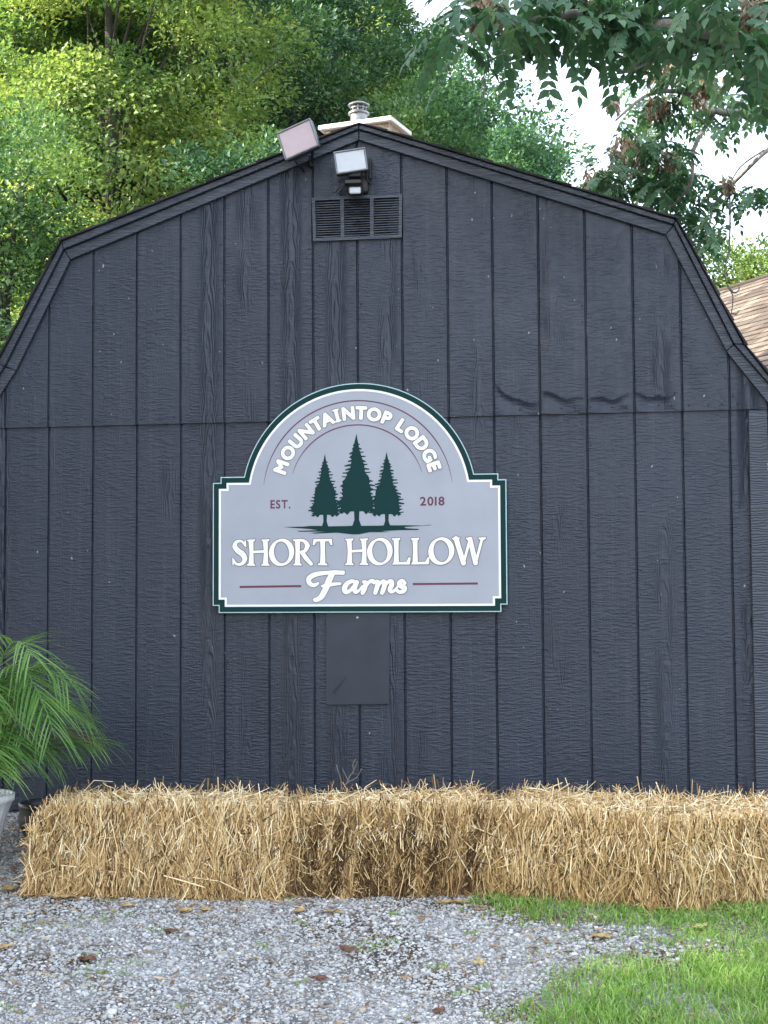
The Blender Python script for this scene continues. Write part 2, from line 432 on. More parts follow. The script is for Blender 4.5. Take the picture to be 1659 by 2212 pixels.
# rake boards (a wide one below, a narrow fascia above it), mitred with hairline gaps
def boards(name, A, B, y0, y1, mat, gap=0.0012):
    for k in range(6):
        a0, a1, b0, b1 = (Vector(A[k]), Vector(A[k + 1]), Vector(B[k]), Vector(B[k + 1]))
        da = (a1 - a0).normalized() * gap
        mb = MB(); mb.prism([a0 + da, a1 - da, b1 - da, b0 + da], y0, y1)
        o = mb.build(name, mat, barn)
        md = o.modifiers.new('bevel', 'BEVEL'); md.width = 0.003; md.segments = 2
boards('rake_board', pL, pB, -0.036, -0.0155, M_trim)
LU = [(a[0] * 0.97 + b[0] * 0.03, a[1] * 0.97 + b[1] * 0.03) for a, b in zip(pL, pO)]
boards('fascia_board', pO, LU, -0.056, -0.014, M_trim)
# roof: courses of dark shingles
M_shingle = tint_mat('dark_shingle', [(0, (0.012, 0.012, 0.014)), (1, (0.05, 0.045, 0.048))], 0.85, 120)
def shingled(name, segs, y0, y1, mat, parent, expo=0.13, th=0.009, tabw=0.30, flip=1):
    V = []; Fs = []; T = []; rr = random.Random(4)
    for (a, b) in segs:                                   # a = low end, b = high end (x,z)
        a = Vector(a); b = Vector(b); L = (b - a).length; d = (b - a) / L
        nrm = Vector((-d.y, d.x)); nrm = nrm if nrm.y > 0 else -nrm
        n = max(1, round(L / expo)); e = L / n
        for i in range(n):
            y = y0 - (0 if i % 2 else 0.004)
            first = True
            while y < y1:
                w = (tabw * (0.5 if (first and i % 2) else 1)) * rr.uniform(0.92, 1.08); first = False
                ye = min(y + w, y1)
                p0 = a + d * (i * e - 0.012) + nrm * (0.005 + th); p1 = a + d * min((i + 1) * e + 0.03, L + 0.004) + nrm * 0.0035
                q0 = a + d * (i * e - 0.012) + nrm * 0.004; q1 = a + d * min((i + 1) * e + 0.03, L + 0.004) + nrm * 0.001
                k = len(V)
                for yy in (y + 0.001, ye - 0.001):
                    for p in (p0, p1, q1, q0): V.append((p.x, yy, p.y))
                Fs += [(k, k + 1, k + 5, k + 4), (k + 3, k + 7, k + 6, k + 2), (k, k + 4, k + 7, k + 3), (k, k + 3, k + 2, k + 1), (k + 4, k + 5, k + 6, k + 7), (k + 1, k + 2, k + 6, k + 5)]
                T += [rr.random()] * 8
                y = ye
    return mesh_np(name, V, Fs, mat, parent, attr=T)
segs = [(pO[0], pO[1]), (pO[1], pO[2]), (pO[2], pO[3]), (pO[6], pO[5]), (pO[5], pO[4]), (pO[4], pO[3])]
roof = MB()
for k in range(6):
    a, b = Vector(pO[k]), Vector(pO[k + 1])
    d = (b - a).normalized(); nrm = Vector((-d.y, d.x)); nrm = nrm if nrm.y > 0 else -nrm
    roof.prism([a, b, b - nrm * 0.016, a - nrm * 0.016], -0.0135, DEP + 0.04)
roof_o = roof.build('roof', M_black, barn)
shingled('shingles', segs, -0.070, DEP + 0.05, M_shingle, roof_o)

# louvred vent under the peak
vc = [at(*p, Y=-0.02) for p in ((674, 428), (869, 420), (868, 514.5), (677, 522))]     # TL TR BR BL
def vq(u, v): return (vc[0] * (1 - u) * (1 - v) + vc[1] * u * (1 - v) + vc[2] * u * v + vc[3] * (1 - u) * v)
vent = empty('vent', vq(0.5, 0.5) - barn.location); vent.parent = barn
mb = MB()
def strip(mb, u0, v0, u1, v1, yf, yb):
    c = [vq(u0, v0), vq(u1, v0), vq(u1, v1), vq(u0, v1)]
    mb.prism([(p.x, p.z) for p in c], yf, yb)
for a in ((0, 0, 1, 0.07), (0, 0.93, 1, 1), (0, 0.07, 0.035, 0.93), (0.965, 0.07, 1, 0.93), (0.315, 0.07, 0.355, 0.93), (0.645, 0.07, 0.685, 0.93)): strip(mb, *a, -0.030, -0.016)
mb.build('vent_frame', M_trim, vent)
mb = MB(); strip(mb, 0.01, 0.02, 0.99, 0.98, -0.0150, -0.0142); mb.build('vent_shade', M_dark, vent)  # near-black sheet painting the shade inside the vent
for u0, u1 in ((0.037, 0.313), (0.357, 0.643), (0.687, 0.963)):
    mb = MB(); n = 15
    for k in range(n):
        v = 0.09 + (k + 0.5) * 0.83 / n
        p, q = vq(u0, v), vq(u1, v); h = 0.0040
        mid = (p + q) / 2; wob = random.uniform(-0.0012, 0.0012)
        vs = []
        for P_ in (p, mid + Vector((0, 0, wob)), q):
            vs += [(P_.x, -0.0275, P_.z - h * 0.75), (P_.x, -0.0262, P_.z + h * 0.35), (P_.x, -0.0158, P_.z + h * 1.0), (P_.x, -0.0162, P_.z + h * 0.5)]
        mb.add(vs, [(s * 4 + a, s * 4 + b, s * 4 + 4 + b, s * 4 + 4 + a) for s in (0, 1) for a, b in ((0, 1), (1, 2), (2, 3), (3, 0))])
    mb.build('louvre', M_trim, vent)
# access plate under the sign
pc = [at(*p, Y=-0.012) for p in ((704, 1318), (842, 1317), (841, 1521.5), (704, 1523))]
mb = MB(); mb.prism([(p.x, p.z) for p in pc], -0.0135, -0.0035)
ap = mb.build('cover_plate', M_flat, barn)
md = ap.modifiers.new('bevel', 'BEVEL'); md.width = 0.002; md.segments = 2
mb = MB(); p = at(772, 1334, -0.014); nail(mb, p.x, -0.0145, p.z, 0.006)
mb.build('nail_head', plain('bare_zinc', (0.5, 0.5, 0.5), 0.4, 0.6), ap)
mb = MB()
a, b = at(720, 1498, -.014), at(751, 1458, -.014)
d = (b - a).normalized(); nn = Vector((-d.z, 0, d.x))
mb.add([a + nn * 0.008 + Vector((0, -0.0004, 0)), a - nn * 0.008 + Vector((0, -0.0004, 0)), (a + b) / 2 - nn * 0.006 + Vector((0, -0.0004, 0)), b + Vector((0, -0.0004, 0)), (a + b) / 2 + nn * 0.004 + Vector((0, -0.0004, 0))], [(0, 1, 2, 3, 4)])
mb.build('scrape_mark', plain('worn_paint', (0.008, 0.009, 0.012), 0.6), ap)

# ------------------------------------------------------------------ sign
def cp(cx_, cy_): return (cx_ * 0.4134 + 438.9, cy_ * 0.4134 + 795.5)
SY = -0.034
Ls, Rs = at(*cp(44, 900), Y=SY), at(*cp(1579, 900), Y=SY)
SK = (Rs - Ls).length / 1535.0
b0, b1 = at(*cp(75, 1277), Y=SY), at(*cp(1545, 1272), Y=SY); t0, t1 = at(*cp(83, 568), Y=SY), at(*cp(1537, 548), Y=SY)
STH = (math.atan2(b1.z - b0.z, b1.x - b0.x) + math.atan2(t1.z - t0.z, t1.x - t0.x)) / 2
SO = at(*cp(811, 900), Y=SY)
SVK = ((t0 + t1) / 2 - (b0 + b1) / 2).length / (1274.5 - 558)
def S(u, v, y=0.0):    # sign-local (pixels of a crop, v up) to world
    x, z = u * SK, v * SVK
    return Vector((SO.x + x * math.cos(STH) - z * math.sin(STH), SY - y, SO.z + x * math.sin(STH) + z * math.cos(STH)))
def sign_outline(d):
    Rr = 616 - d; cv = 212; v0 = 342 - d
    a0 = math.asin((v0 - cv) / Rr)
    arc = [(Rr * math.cos(a), cv + Rr * math.sin(a)) for a in np.linspace(a0, math.pi - a0, 72)]
    right = [(736 - d, -375 + d), (736 - d, -337 + d), (768 - d, -337 + d), (768 - d, 311 - d), (727 - d, 311 - d), (727 - d, 342 - d)]
    return right + arc + [(-a, b) for a, b in reversed(right)]
sign = empty('sign_board', S(0, -375)); tag(sign, 'arched pale grey lodge and farm sign with green border and three pines', 'sign')
def sheet(polys, y, name, mat, parent=sign, dy=0.0):
    V, Fs = [], []
    for k, poly in enumerate(polys):
        n = len(V); V += [S(u, v, y + dy * k) for u, v in poly]
        Fs += [tuple(i + n for i in t) for t in tessellate_polygon([[Vector((u, v, 0)) for u, v in poly]])]
    o = mesh_np(name, V, Fs, mat, parent)
    me = o.data
    if len(me.polygons):
        import bmesh
        b = bmesh.new(); b.from_mesh(me)
        for f in b.faces:
            if f.normal.y > 0: f.normal_flip()
        b.to_mesh(me); b.free()
    return o
def dedup(p):
    o = []
    for q in p:
        if not o or abs(q[0] - o[-1][0]) + abs(q[1] - o[-1][1]) > 1e-4: o.append(q)
    return o
M_sgrey = plain('sign_grey', (0.345, 0.357, 0.405), 0.5, 0, 5, 0.05)
M_sgreen = plain('sign_green', (0.004, 0.034, 0.033), 0.6); M_sgreen.node_tree.nodes['Principled BSDF'].inputs['Specular IOR Level'].default_value = 0.15
M_swhite = plain('sign_white', (0.86, 0.87, 0.87), 0.45)
M_sedge = plain('sign_edge', (0.42, 0.58, 0.60), 0.5)
M_smar = plain('sign_maroon', (0.11, 0.018, 0.045), 0.45)
M_stan = plain('letter_edge', (0.20, 0.155, 0.135), 0.6)
ol = sign_outline(0)
V = [S(u, v, 0) for u, v in ol] + [S(u, v, -0.014) for u, v in ol]; n = len(ol)
tr = tessellate_polygon([[Vector((u, v, 0)) for u, v in ol]])
Fs = [tuple(t) for t in tr] + [tuple(i + n for i in t)[::-1] for t in tr] + [(i, (i + 1) % n, (i + 1) % n + n, i + n) for i in range(n)]
mb = MB(); mb.v = [tuple(v) for v in V]; mb.f = Fs; mb.build('panel', M_sedge, sign)
def ring(d0, d1, y, name, mat):
    a, b = sign_outline(d0), sign_outline(d1); n = len(a)
    V = [S(u, v, y) for u, v in a] + [S(u, v, y) for u, v in b]
    return mesh_np(name, V, [(i, (i + 1) % n, (i + 1) % n + n, i + n) for i in range(n)], mat, sign)
ring(5, 34, 0.0006, 'green_border', M_sgreen)
ring(32, 43, 0.0010, 'white_border', M_swhite)
sheet([sign_outline(40)], 0.0006, 'face', M_sgrey)
def arcband(R0, hw, cx_, cv, a0, a1, y, name):
    n = 60; V = []; Fs = []
    for k in range(n + 1):
        a = a0 + (a1 - a0) * k / n; w = hw * min(1, 0.25 + 4 * min(k, n - k) / n)
        for rr_ in (R0 - w, R0 + w): V.append(S(cx_ + rr_ * math.cos(a), cv + rr_ * math.sin(a), y))
    for k in range(n): Fs.append((2 * k, 2 * k + 1, 2 * k + 3, 2 * k + 2))
    mesh_np(name, V, Fs, M_smar, sign)
arcband(497, 3.2, -4, 238, R(7), R(173), 0.0014, 'arc_line')
arcband(353, 3.2, -6, 254, R(16.5), R(163.5), 0.0014, 'arc_line')
def ribbon(pts, wid, sub=6, closed=False, caps=True):
    """smooth variable-width stroke -> list of quads/polys in local coords"""
    pts = [Vector(p) for p in pts]; N = len(pts)
    C, Wd = [], []
    if sub > 1:
        for i in range(N - (0 if closed else 1)):
            p = [pts[(i + k) % N] if closed else pts[max(0, min(N - 1, i + k))] for k in (-1, 0, 1, 2)]
            w0, w1 = wid[i % N], wid[(i + 1) % N]
            for s_ in range(sub):
                t = s_ / sub
                C.append(0.5 * ((2 * p[1]) + (p[2] - p[0]) * t + (2 * p[0] - 5 * p[1] + 4 * p[2] - p[3]) * t * t + (3 * p[1] - p[0] - 3 * p[2] + p[3]) * t ** 3))
                Wd.append(w0 + (w1 - w0) * t)
        C.append(pts[0] if closed else pts[-1]); Wd.append(wid[0] if closed else wid[-1])
    else: C, Wd = pts, list(wid)
    L, Rr = [], []
    for i in range(len(C)):
        if closed: d = C[1] - C[-2] if i in (0, len(C) - 1) else C[i + 1] - C[i - 1]
        else: d = C[min(i + 1, len(C) - 1)] - C[max(i - 1, 0)]
        d = d.normalized(); nn_ = Vector((-d.y, d.x)); L.append(C[i] + nn_ * Wd[i] / 2); Rr.append(C[i] - nn_ * Wd[i] / 2)
    return L, Rr, C, Wd
class Ink:
    """flat lettering; every stroke climbs by hairs so that crossings never share a plane"""
    def __init__(s, y, fat=1.0): s.fat = fat; s.y = y; s.V = []; s.F = []; s.k = 0
    def quadstrip(s, L, Rr):
        n = len(s.V); m = len(L)
        for i in range(m):
            yy = s.y + s.k * 4e-5 + 3e-5 * i / m
            s.V += [S(L[i].x, L[i].y, yy), S(Rr[i].x, Rr[i].y, yy)]
        s.F += [(n + 2 * i, n + 2 * i + 1, n + 2 * i + 3, n + 2 * i + 2) for i in range(m - 1)]; s.k += 1
    def stroke(s, pts, w, sub=6, closed=False, grow=0, caps=True, square=False):
        if not hasattr(w, '__len__'): w = [w] * len(pts)
        w = [a * s.fat + grow * 2 for a in w]
        if square and grow:
            pts = [Vector(p) for p in pts]
            pts[0] = pts[0] + (pts[0] - pts[1]).normalized() * grow; pts[-1] = pts[-1] + (pts[-1] - pts[-2]).normalized() * grow
        L, Rr, C, Wd = ribbon(pts, w, sub, closed); s.quadstrip(L, Rr)
        if caps and not closed and not square:
            for c, ww in ((C[0], Wd[0]), (C[-1], Wd[-1])):
                s.poly([(c.x + ww / 2 * math.cos(a), c.y + ww / 2 * math.sin(a)) for a in np.linspace(0, 6.283, 15)[:-1]])
    def poly(s, P_, grow=0):
        n = len(s.V); yy = s.y + s.k * 4e-5; s.k += 1
        s.V += [S(a, b, yy) for a, b in P_]
        s.F += [tuple(i + n for i in t) for t in tessellate_polygon([[Vector((a, b, 0)) for a, b in P_]])]
    def build(s, name, mat): return mesh_np(name, s.V, s.F, mat, sign)
def L2(cx_, cy_): return (cx_ - 811, 900 - cy_)
# --- SHORT HOLLOW : old-style capitals with flared, slightly ragged serifs
def serif(ink, x, y, w, up, g):
    h = 13
    s_ = 1 if up else -1
    P_ = [(x - w / 2 - g, y + s_ * g), (x + w / 2 + g, y + s_ * (g + 2)), (x + w / 2 + g - 3, y - s_ * (h * 0.55 + g)), (x + w * 0.18 + g, y - s_ * (h + g)), (x - w * 0.18 - g, y - s_ * (h + g)), (x - w / 2 - g + 2, y - s_ * (h * 0.5 + g))]
    ink.poly(P_)
def g_H(ink, x0, x1, g):
    for x in (x0 + 22, x1 - 22):
        ink.stroke([(x - 1, TOP - 3), (x + 2, (TOP + BOTM) / 2), (x, BOTM + 3)], [22, 17, 23], 4, grow=g, square=True)
        serif(ink, x, TOP, 44, True, g); serif(ink, x, BOTM, 46, False, g)
    ink.stroke([(x0 + 24, MID), (x1 - 24, MID + 3)], [11, 11], 1, grow=g, square=True)
def g_O(ink, x0, x1, g):
    cx_, cy_ = (x0 + x1) / 2, (TOP + BOTM) / 2; rx, ry = (x1 - x0) / 2 - 9, (TOP - BOTM) / 2 - 4
    P_, w = [], []
    for k in range(20):
        a = 2 * math.pi * k / 20; P_.append((cx_ + rx * math.cos(a), cy_ + ry * math.sin(a))); w.append(10 + 13 * abs(math.cos(a - 0.3)) ** 1.6)
    ink.stroke(P_, w, 3, closed=True, grow=g)
def g_L(ink, x0, x1, g):
    x = x0 + 24
    ink.stroke([(x, TOP - 3), (x + 1, MID), (x, BOTM + 3)], [22, 18, 23], 4, grow=g, square=True); serif(ink, x, TOP, 46, True, g)
    ink.poly([(x0 + 2 - g, BOTM - g), (x1 - 4 + g, BOTM - g), (x1 + 1 + g, BOTM + 36 + g), (x1 - 9 - g, BOTM + 38 + g), (x1 - 20, BOTM + 14 + g), (x0 + 10 - g, BOTM + 12 + g)])
def g_S(ink, x0, x1, g):
    c = (x0 + x1) / 2; h = TOP - BOTM; w = x1 - x0
    ink.stroke([(c + w * .34, TOP - h * .20), (c + w * .12, TOP - h * .055), (c - w * .18, TOP - h * .08), (c - w * .30, TOP - h * .25), (c - w * .10, TOP - h * .42), (c + w * .18, TOP - h * .55),
                (c + w * .33, TOP - h * .74), (c + w * .16, TOP - h * .92), (c - w * .16, TOP - h * .945), (c - w * .38, TOP - h * .80)], [9, 10, 14, 20, 23, 24, 21, 14, 10, 9], 5, grow=g)
    ink.poly([(c + w * .28 - g, TOP - h * .24 - g), (c + w * .43 + g, TOP - h * .30 - g), (c + w * .40 + g, TOP + g - 2), (c + w * .31 - g, TOP - h * .05)])
    ink.poly([(c - w * .44 - g, BOTM - g + 2), (c - w * .36, BOTM + h * .04), (c - w * .30 + g, BOTM + h * .22), (c - w * .45 - g, BOTM + h * .32 + g)])
def g_R(ink, x0, x1, g):
    x = x0 + 26; h = TOP - BOTM
    ink.stroke([(x, TOP - 3), (x + 1, MID), (x, BOTM + 3)], [22, 18, 23], 4, grow=g, square=True); serif(ink, x - 3, TOP, 44, True, g); serif(ink, x, BOTM, 46, False, g)
    ink.stroke([(x, TOP - 7), (x + 32, TOP - 8), (x + 52, TOP - h * .24), (x + 36, TOP - h * .47), (x + 4, TOP - h * .52)], [9, 13, 21, 14, 9], 6, grow=g)
    ink.stroke([(x + 24, TOP - h * .50), (x + 46, TOP - h * .74), (x + 72, BOTM + 6)], [17, 19, 15], 5, grow=g)
def g_T(ink, x0, x1, g):
    x = (x0 + x1) / 2
    ink.stroke([(x, TOP - 5), (x + 1, MID), (x, BOTM + 3)], [22, 19, 24], 4, grow=g, square=True); serif(ink, x, BOTM, 52, False, g)
    ink.poly([(x0 - g, TOP - 30 - g), (x0 + 9 + g, TOP - 32 - g), (x0 + 20, TOP - 13 - g), (x1 - 20, TOP - 12 - g), (x1 - 9 - g, TOP - 33 - g), (x1 + g, TOP - 31 - g), (x1 - 4 + g, TOP + g + 1), (x0 + 4 - g, TOP + g)])
def g_W(ink, x0, x1, g):
    w = x1 - x0
    P_ = [(x0 + w * .12, TOP - 4), (x0 + w * .335, BOTM + 5), (x0 + w * .53, TOP - 8), (x0 + w * .69, BOTM + 5), (x0 + w * .89, TOP - 4)]
    for i, ww in enumerate((21, 11, 20, 11)): ink.stroke([P_[i], P_[i + 1]], [ww, ww], 1, grow=g, caps=True)
    for k in (0, 4): serif(ink, P_[k][0], TOP, 40, True, g)
    serif(ink, P_[2][0] - 4, TOP, 34, True, g)
TOP, BOTM = 900 - 891, 900 - 1027; MID = (TOP + BOTM) / 2 + 3
for y, g, nm, mt in ((0.0010, 4.0, 'letter_outline', M_stan), (0.0034, 0.0, 'farm_name', M_swhite)):  # tan outline of the lettering, a larger copy behind the white
    for wd_ in (0, 1):
      ink = Ink(y, 1.22)
      for fn, a, b in ((g_S, 143, 228), (g_H, 225, 345), (g_O, 346, 470), (g_R, 466, 575), (g_T, 572, 676), (g_H, 742, 862), (g_O, 861, 985), (g_L, 984, 1082), (g_L, 1082, 1180), (g_O, 1179, 1304), (g_W, 1297, 1472)):
        if (a > 700) == bool(wd_): fn(ink, a - 811, b - 811, g)
      ink.build(nm, mt)
# --- Farms : brush script
for y, g, nm, mt in ((0.0010, 3.6, 'letter_outline', M_stan), (0.0034, 0.0, 'farm_script', M_swhite)):
    ink = Ink(y, 1.5); c = L2
    def q(L, w, sub=6): ink.stroke([c(a, b) for a, b in L], w, sub, grow=g)
    q([(600, 1122), (578, 1132), (556, 1122), (552, 1098), (580, 1078), (640, 1068), (733, 1064)], [8, 14, 16, 18, 17, 14, 10])
    q([(676, 1070), (658, 1105), (640, 1150), (618, 1190), (594, 1207), (583, 1208)], [18, 22, 21, 20, 16, 14])
    q([(622, 1137), (660, 1130), (716, 1124)], [9, 14, 9])
    q([(662, 1068), (700, 1066), (733, 1072)], [16, 16, 9])
    q([(800, 1125), (780, 1112), (752, 1124), (738, 1150), (746, 1168), (768, 1160), (794, 1130)], [14, 13, 16, 19, 17, 12, 12], 5)
    q([(802, 1118), (790, 1148), (796, 1168), (814, 1160), (832, 1138)], [16, 18, 15, 9, 8], 5)
    q([(838, 1116), (850, 1122), (842, 1152), (832, 1174)], [12, 16, 17, 14], 5)
    q([(846, 1146), (866, 1118), (884, 1112), (892, 1120)], [8, 12, 16, 13], 5)
    q([(898, 1116), (914, 1118), (908, 1142), (898, 1174)], [11, 15, 17, 14], 5)
    q([(908, 1148), (930, 1118), (946, 1116), (946, 1138), (934, 1174)], [8, 11, 15, 17, 14], 5)
    q([(944, 1148), (964, 1118), (982, 1114), (984, 1132), (974, 1156), (984, 1168), (1004, 1156), (1024, 1128)], [8, 11, 15, 17, 16, 13, 9, 8], 5)
    q([(1052, 1124), (1038, 1112), (1022, 1124), (1034, 1140), (1050, 1148), (1046, 1164), (1026, 1170), (1008, 1160)], [12, 14, 15, 17, 18, 15, 13, 12], 5)
    ink.build(nm, mt)
for a, b in (((186, 1139), (511, 1136)), ((1093, 1129), (1428, 1128))):
    ink = Ink(0.0012); ink.fat = 1.0; ink.stroke([L2(*a), L2(*b)], [11, 11], 1, caps=False); ink.build('rule_line', M_smar)
# --- built-in font text, one glyph at a time
def glyph(ch, off):
    cu = bpy.data.curves.new('g', 'FONT'); cu.body = ch; cu.size = 1.0; cu.offset = off; cu.fill_mode = 'FRONT'; cu.resolution_u = 6
    ob = bpy.data.objects.new('g', cu); COL.objects.link(ob); bpy.context.view_layer.update()
    me = ob.to_mesh(); vs = [(v.co.x, v.co.y) for v in me.vertices]; fs = [tuple(p.vertices) for p in me.polygons]
    ob.to_mesh_clear(); bpy.data.objects.remove(ob); bpy.data.curves.remove(cu)
    return vs, fs
word = 'MOUNTAINTOP LODGE'
adv = {'M': 102, 'O': 92, 'U': 84, 'N': 88, 'T': 70, 'A': 74, 'I': 56, 'P': 72, ' ': 36, 'L': 64, 'D': 86, 'G': 84, 'E': 66}
tot = sum(adv[c] for c in word)
CAPH = None
for y, off, nm, mt in ((0.0010, 9.0, 'letter_outline', M_stan), (0.0034, 5.4, 'lodge_name', M_swhite)):
    V, Fs = [], []; pos = 0.0; k = 0
    for ch in word:
        aw = adv[ch]; mid = pos + aw / 2; pos += aw
        if ch == ' ': continue
        vs, fs = glyph(ch, 0.0); vs0 = vs
        xc = (min(v[0] for v in vs0) + max(v[0] for v in vs0)) / 2; hh = 0.73
        ang = R(76) - R(151) * (mid / tot)      # from vertical, + is left
        sc_ = 66 / hh; wx = 1.0
        if ch == 'I': wx = 0.95
        for sh in range(9):
          n = len(V); ox, oy = (0, 0) if sh == 8 else (off * math.cos(sh * math.pi / 4), off * math.sin(sh * math.pi / 4))
          for a, b in vs:
            lx, ly = (a - xc) * sc_ * wx + ox, b * sc_ + oy
            rad = 393 + ly
            aa = math.pi / 2 + ang
            px_ = -5 + rad * math.cos(aa) + lx * math.cos(aa - math.pi / 2); pv = 246 + rad * math.sin(aa) + lx * math.sin(aa - math.pi / 2)
            V.append(S(px_, pv, y + k * 1.2e-5))
          Fs += [tuple(i + n for i in f) for f in fs]; k += 1
        if ch == 'I':
            gr = 3.5 if off > 6 else 0
            for yy in (-3, 57):
                n = len(V); w_ = 17 + gr; 
                for a, b in ((-w_, yy - gr), (w_, yy - gr), (w_, yy + 9 + gr), (-w_, yy + 9 + gr)):
                    rad = 393 + b; aa = math.pi / 2 + ang
                    V.append(S(-5 + rad * math.cos(aa) + a * math.cos(aa - math.pi / 2), 246 + rad * math.sin(aa) + a * math.sin(aa - math.pi / 2), y + k * 1.2e-5))
                Fs.append((n, n + 1, n + 2, n + 3)); k += 1
    mesh_np(nm, V, Fs, mt, sign)
for txt, x0, x1, yb, yt in (('EST.', 349, 455, 727, 683), ('2018', 1133, 1260, 720, 675)):
    V, Fs = [], []; gl = [glyph(c, 0.026) for c in txt]; x = 0; items = []
    for (vs, fs), ch in zip(gl, txt):
        a, b = min(v[0] for v in vs), max(v[0] for v in vs); items.append((vs, fs, x - a)); x += b - a + (0.10 if ch != '1' else 0.14)
    W_ = x - 0.10; H_ = max(v[1] for vs, _ in gl for v in vs)
    for k, (vs, fs, ox) in enumerate(items):
        n = len(V)
        V += [S(x0 + (a + ox) / W_ * (x1 - x0) - 811, 900 - yb + b / H_ * (yb - yt), 0.0013 + k * 3e-5) for a, b in vs]; Fs += [tuple(i + n for i in f) for f in fs]
    mesh_np('date_text', V, Fs, M_smar, sign)
# --- three pines on a strip of ground
def pine(cx_, top, foot, hw, base, seed, tw):
    r_ = random.Random(seed); P_ = []
    def side(s_):
        pts = []; n = 17
        for k in range(n):
            t = (k + 0.6) / n
            w = hw * (0.07 + 0.93 * t ** 0.78) * (1 if t < 0.86 else 1 - (t - 0.86) * 1.0)
            yv = top + (foot - top) * (0.10 + 0.88 * t)
            dr = (foot - top) / n * r_.uniform(0.05, 0.5)
            tip = w * r_.uniform(0.84, 1.14)
            inn = w * r_.uniform(0.50, 0.72) if t < 0.5 else w * r_.uniform(0.68, 0.84)
            pts += [(s_ * inn, yv - 3), (s_ * (inn + tip) / 2, yv + dr * 0.2 - 2), (s_ * tip, yv + dr - 5), (s_ * tip * 0.98, yv + dr + 1), (s_ * (inn * 1.08), yv + dr * 0.5 + 4)]
        return pts
    rt = side(1); lf = side(-1)
    und = [(0.78, 0.97), (0.62, 1.0), (0.55, 0.97), (0.40, 1.01), (0.28, 0.97)]
    P_ = [(cx_, top)] + [(cx_ + a, b) for a, b in rt]
    for a, b in und: P_.append((cx_ + a * hw, top + (foot - top) * (b + 0.02)))
    P_ += [(cx_ + tw, foot - 4), (cx_ + tw * 0.9, (foot + base) / 2), (cx_ + tw * 1.9, base), (cx_ - tw * 1.9, base), (cx_ - tw * 0.9, (foot + base) / 2), (cx_ - tw, foot - 4)]
    for a, b in reversed(und): P_.append((cx_ - a * hw, top + (foot - top) * (b + 0.02 + r_.uniform(-.01, .01))))
    P_ += [(cx_ + a, b) for a, b in reversed(lf)]
    return [(a - 811, 900 - b) for a, b in P_]
sheet([pine(803, 340, 752, 122, 832, 3, 14)], 0.0012, 'pine_emblem', M_sgreen)
sheet([pine(637, 443, 768, 96, 832, 8, 10)], 0.0014, 'pine_emblem', M_sgreen)
sheet([pine(960, 438, 768, 98, 830, 5, 10)], 0.0016, 'pine_emblem', M_sgreen)
r_ = random.Random(2)
tops = [(415, 826)] + [(x, 824 + r_.uniform(-3, 1)) for x in range(470, 1150, 45)] + [(1190, 821)]
bots = [(1190, 824), (1120, 828), (1050, 832), (1060, 838), (1130, 843), (1120, 848), (1030, 848), (930, 852), (980, 858), (870, 857), (815, 868), (780, 868), (700, 858), (580, 862), (560, 858), (640, 852), (500, 851), (490, 847), (600, 844), (560, 838), (500, 833)]
sheet([[(a - 811, 900 - b) for a, b in tops + bots]], 0.0018, 'emblem_ground', M_sgreen)

# ------------------------------------------------------------------ floodlights on the gable
def rot_y(a): return Matrix.Rotation(a, 3, 'Y')
M_lensp = plain('frosted_lens_pink', (0.52, 0.41, 0.43), 0.35, 0, 30, 0.04)
M_lensw = plain('frosted_lens_white', (0.52, 0.54, 0.56), 0.3, 0, 30, 0.04)
M_frame = plain('grey_aluminium', (0.20, 0.21, 0.22), 0.45, 0.3, 30, 0.15)
def flood(px, py, Y, w, h, roll, lens, label, tilt, yawl):
    c = at(px, py, Y); root = empty('floodlight', c); tag(root, label, 'floodlight', None)
    M_ = rot_y(-R(roll)) @ Matrix.Rotation(R(yawl), 3, 'Z') @ Matrix.Rotation(R(tilt), 3, 'X')
    mb = MB(); mb.bbox(c + M_ @ Vector((0, 0.022, 0)), (w, 0.03, h), 0.006, M_)
    for k in range(7): mb.bbox(c + M_ @ Vector(((k - 3) * w * 0.13, 0.048, 0)), (0.004, 0.026, h * 0.8), 0.001, M_)
    mb.build('housing', M_black, root)
    mb = MB(); b = 0.007
    for sx, sz, ww, hh in ((0, h / 2 - b / 2, w, b), (0, -h / 2 + b / 2, w, b), (-w / 2 + b / 2, 0, b, h - 2 * b), (w / 2 - b / 2, 0, b, h - 2 * b)):
        mb.bbox(c + M_ @ Vector((sx, 0.002, sz)), (ww, 0.016, hh), 0.002, M_)
    mb.build('frame', M_frame, root)
    mb = MB(); mb.bbox(c + M_ @ Vector((0, 0.003, 0)), (w - 2 * b - 0.001, 0.006, h - 2 * b - 0.001), 0.001, M_); mb.build('lens', lens, root)
    return root, M_, c
root, M_, c = flood(643.5, 301, -0.20, 0.172, 0.140, 19, M_lensp, 'pink tinted floodlight tilted over the left roof slope', -6, -10)
mb = MB()
p0 = c + M_ @ Vector((-0.02, 0.03, -0.062)); 
mb.tube([c + M_ @ Vector((0.0, 0.02, -0.06)), at(637, 348, -0.16), at(657, 371, -0.03)], 0.004, 6)
mb.tube([c + M_ @ Vector((0.05, 0.03, -0.055)), at(674, 338, -0.12), at(675, 352, -0.02)], 0.006, 6)
mb.bbox(at(673, 350, -0.03), (0.02, 0.03, 0.05), 0.003)
mb.build('bracket', M_black, root)
mb = MB()
for k in range(5):
    mb.bbox(c + M_ @ Vector((-0.03 + k * 0.013, 0.0, -0.066)), (0.006, 0.012, 0.006), 0.001, M_)
mb.build('clip', M_frame, root)
root, M_, c = flood(757.8, 347.5, -0.13, 0.148, 0.108, 8, M_lensw, 'white lensed floodlight with motion sensor centred above the vent', -4, 4)
mb = MB()
mb.bbox(at(767, 377, -0.09), (0.06, 0.05, 0.035), 0.005)
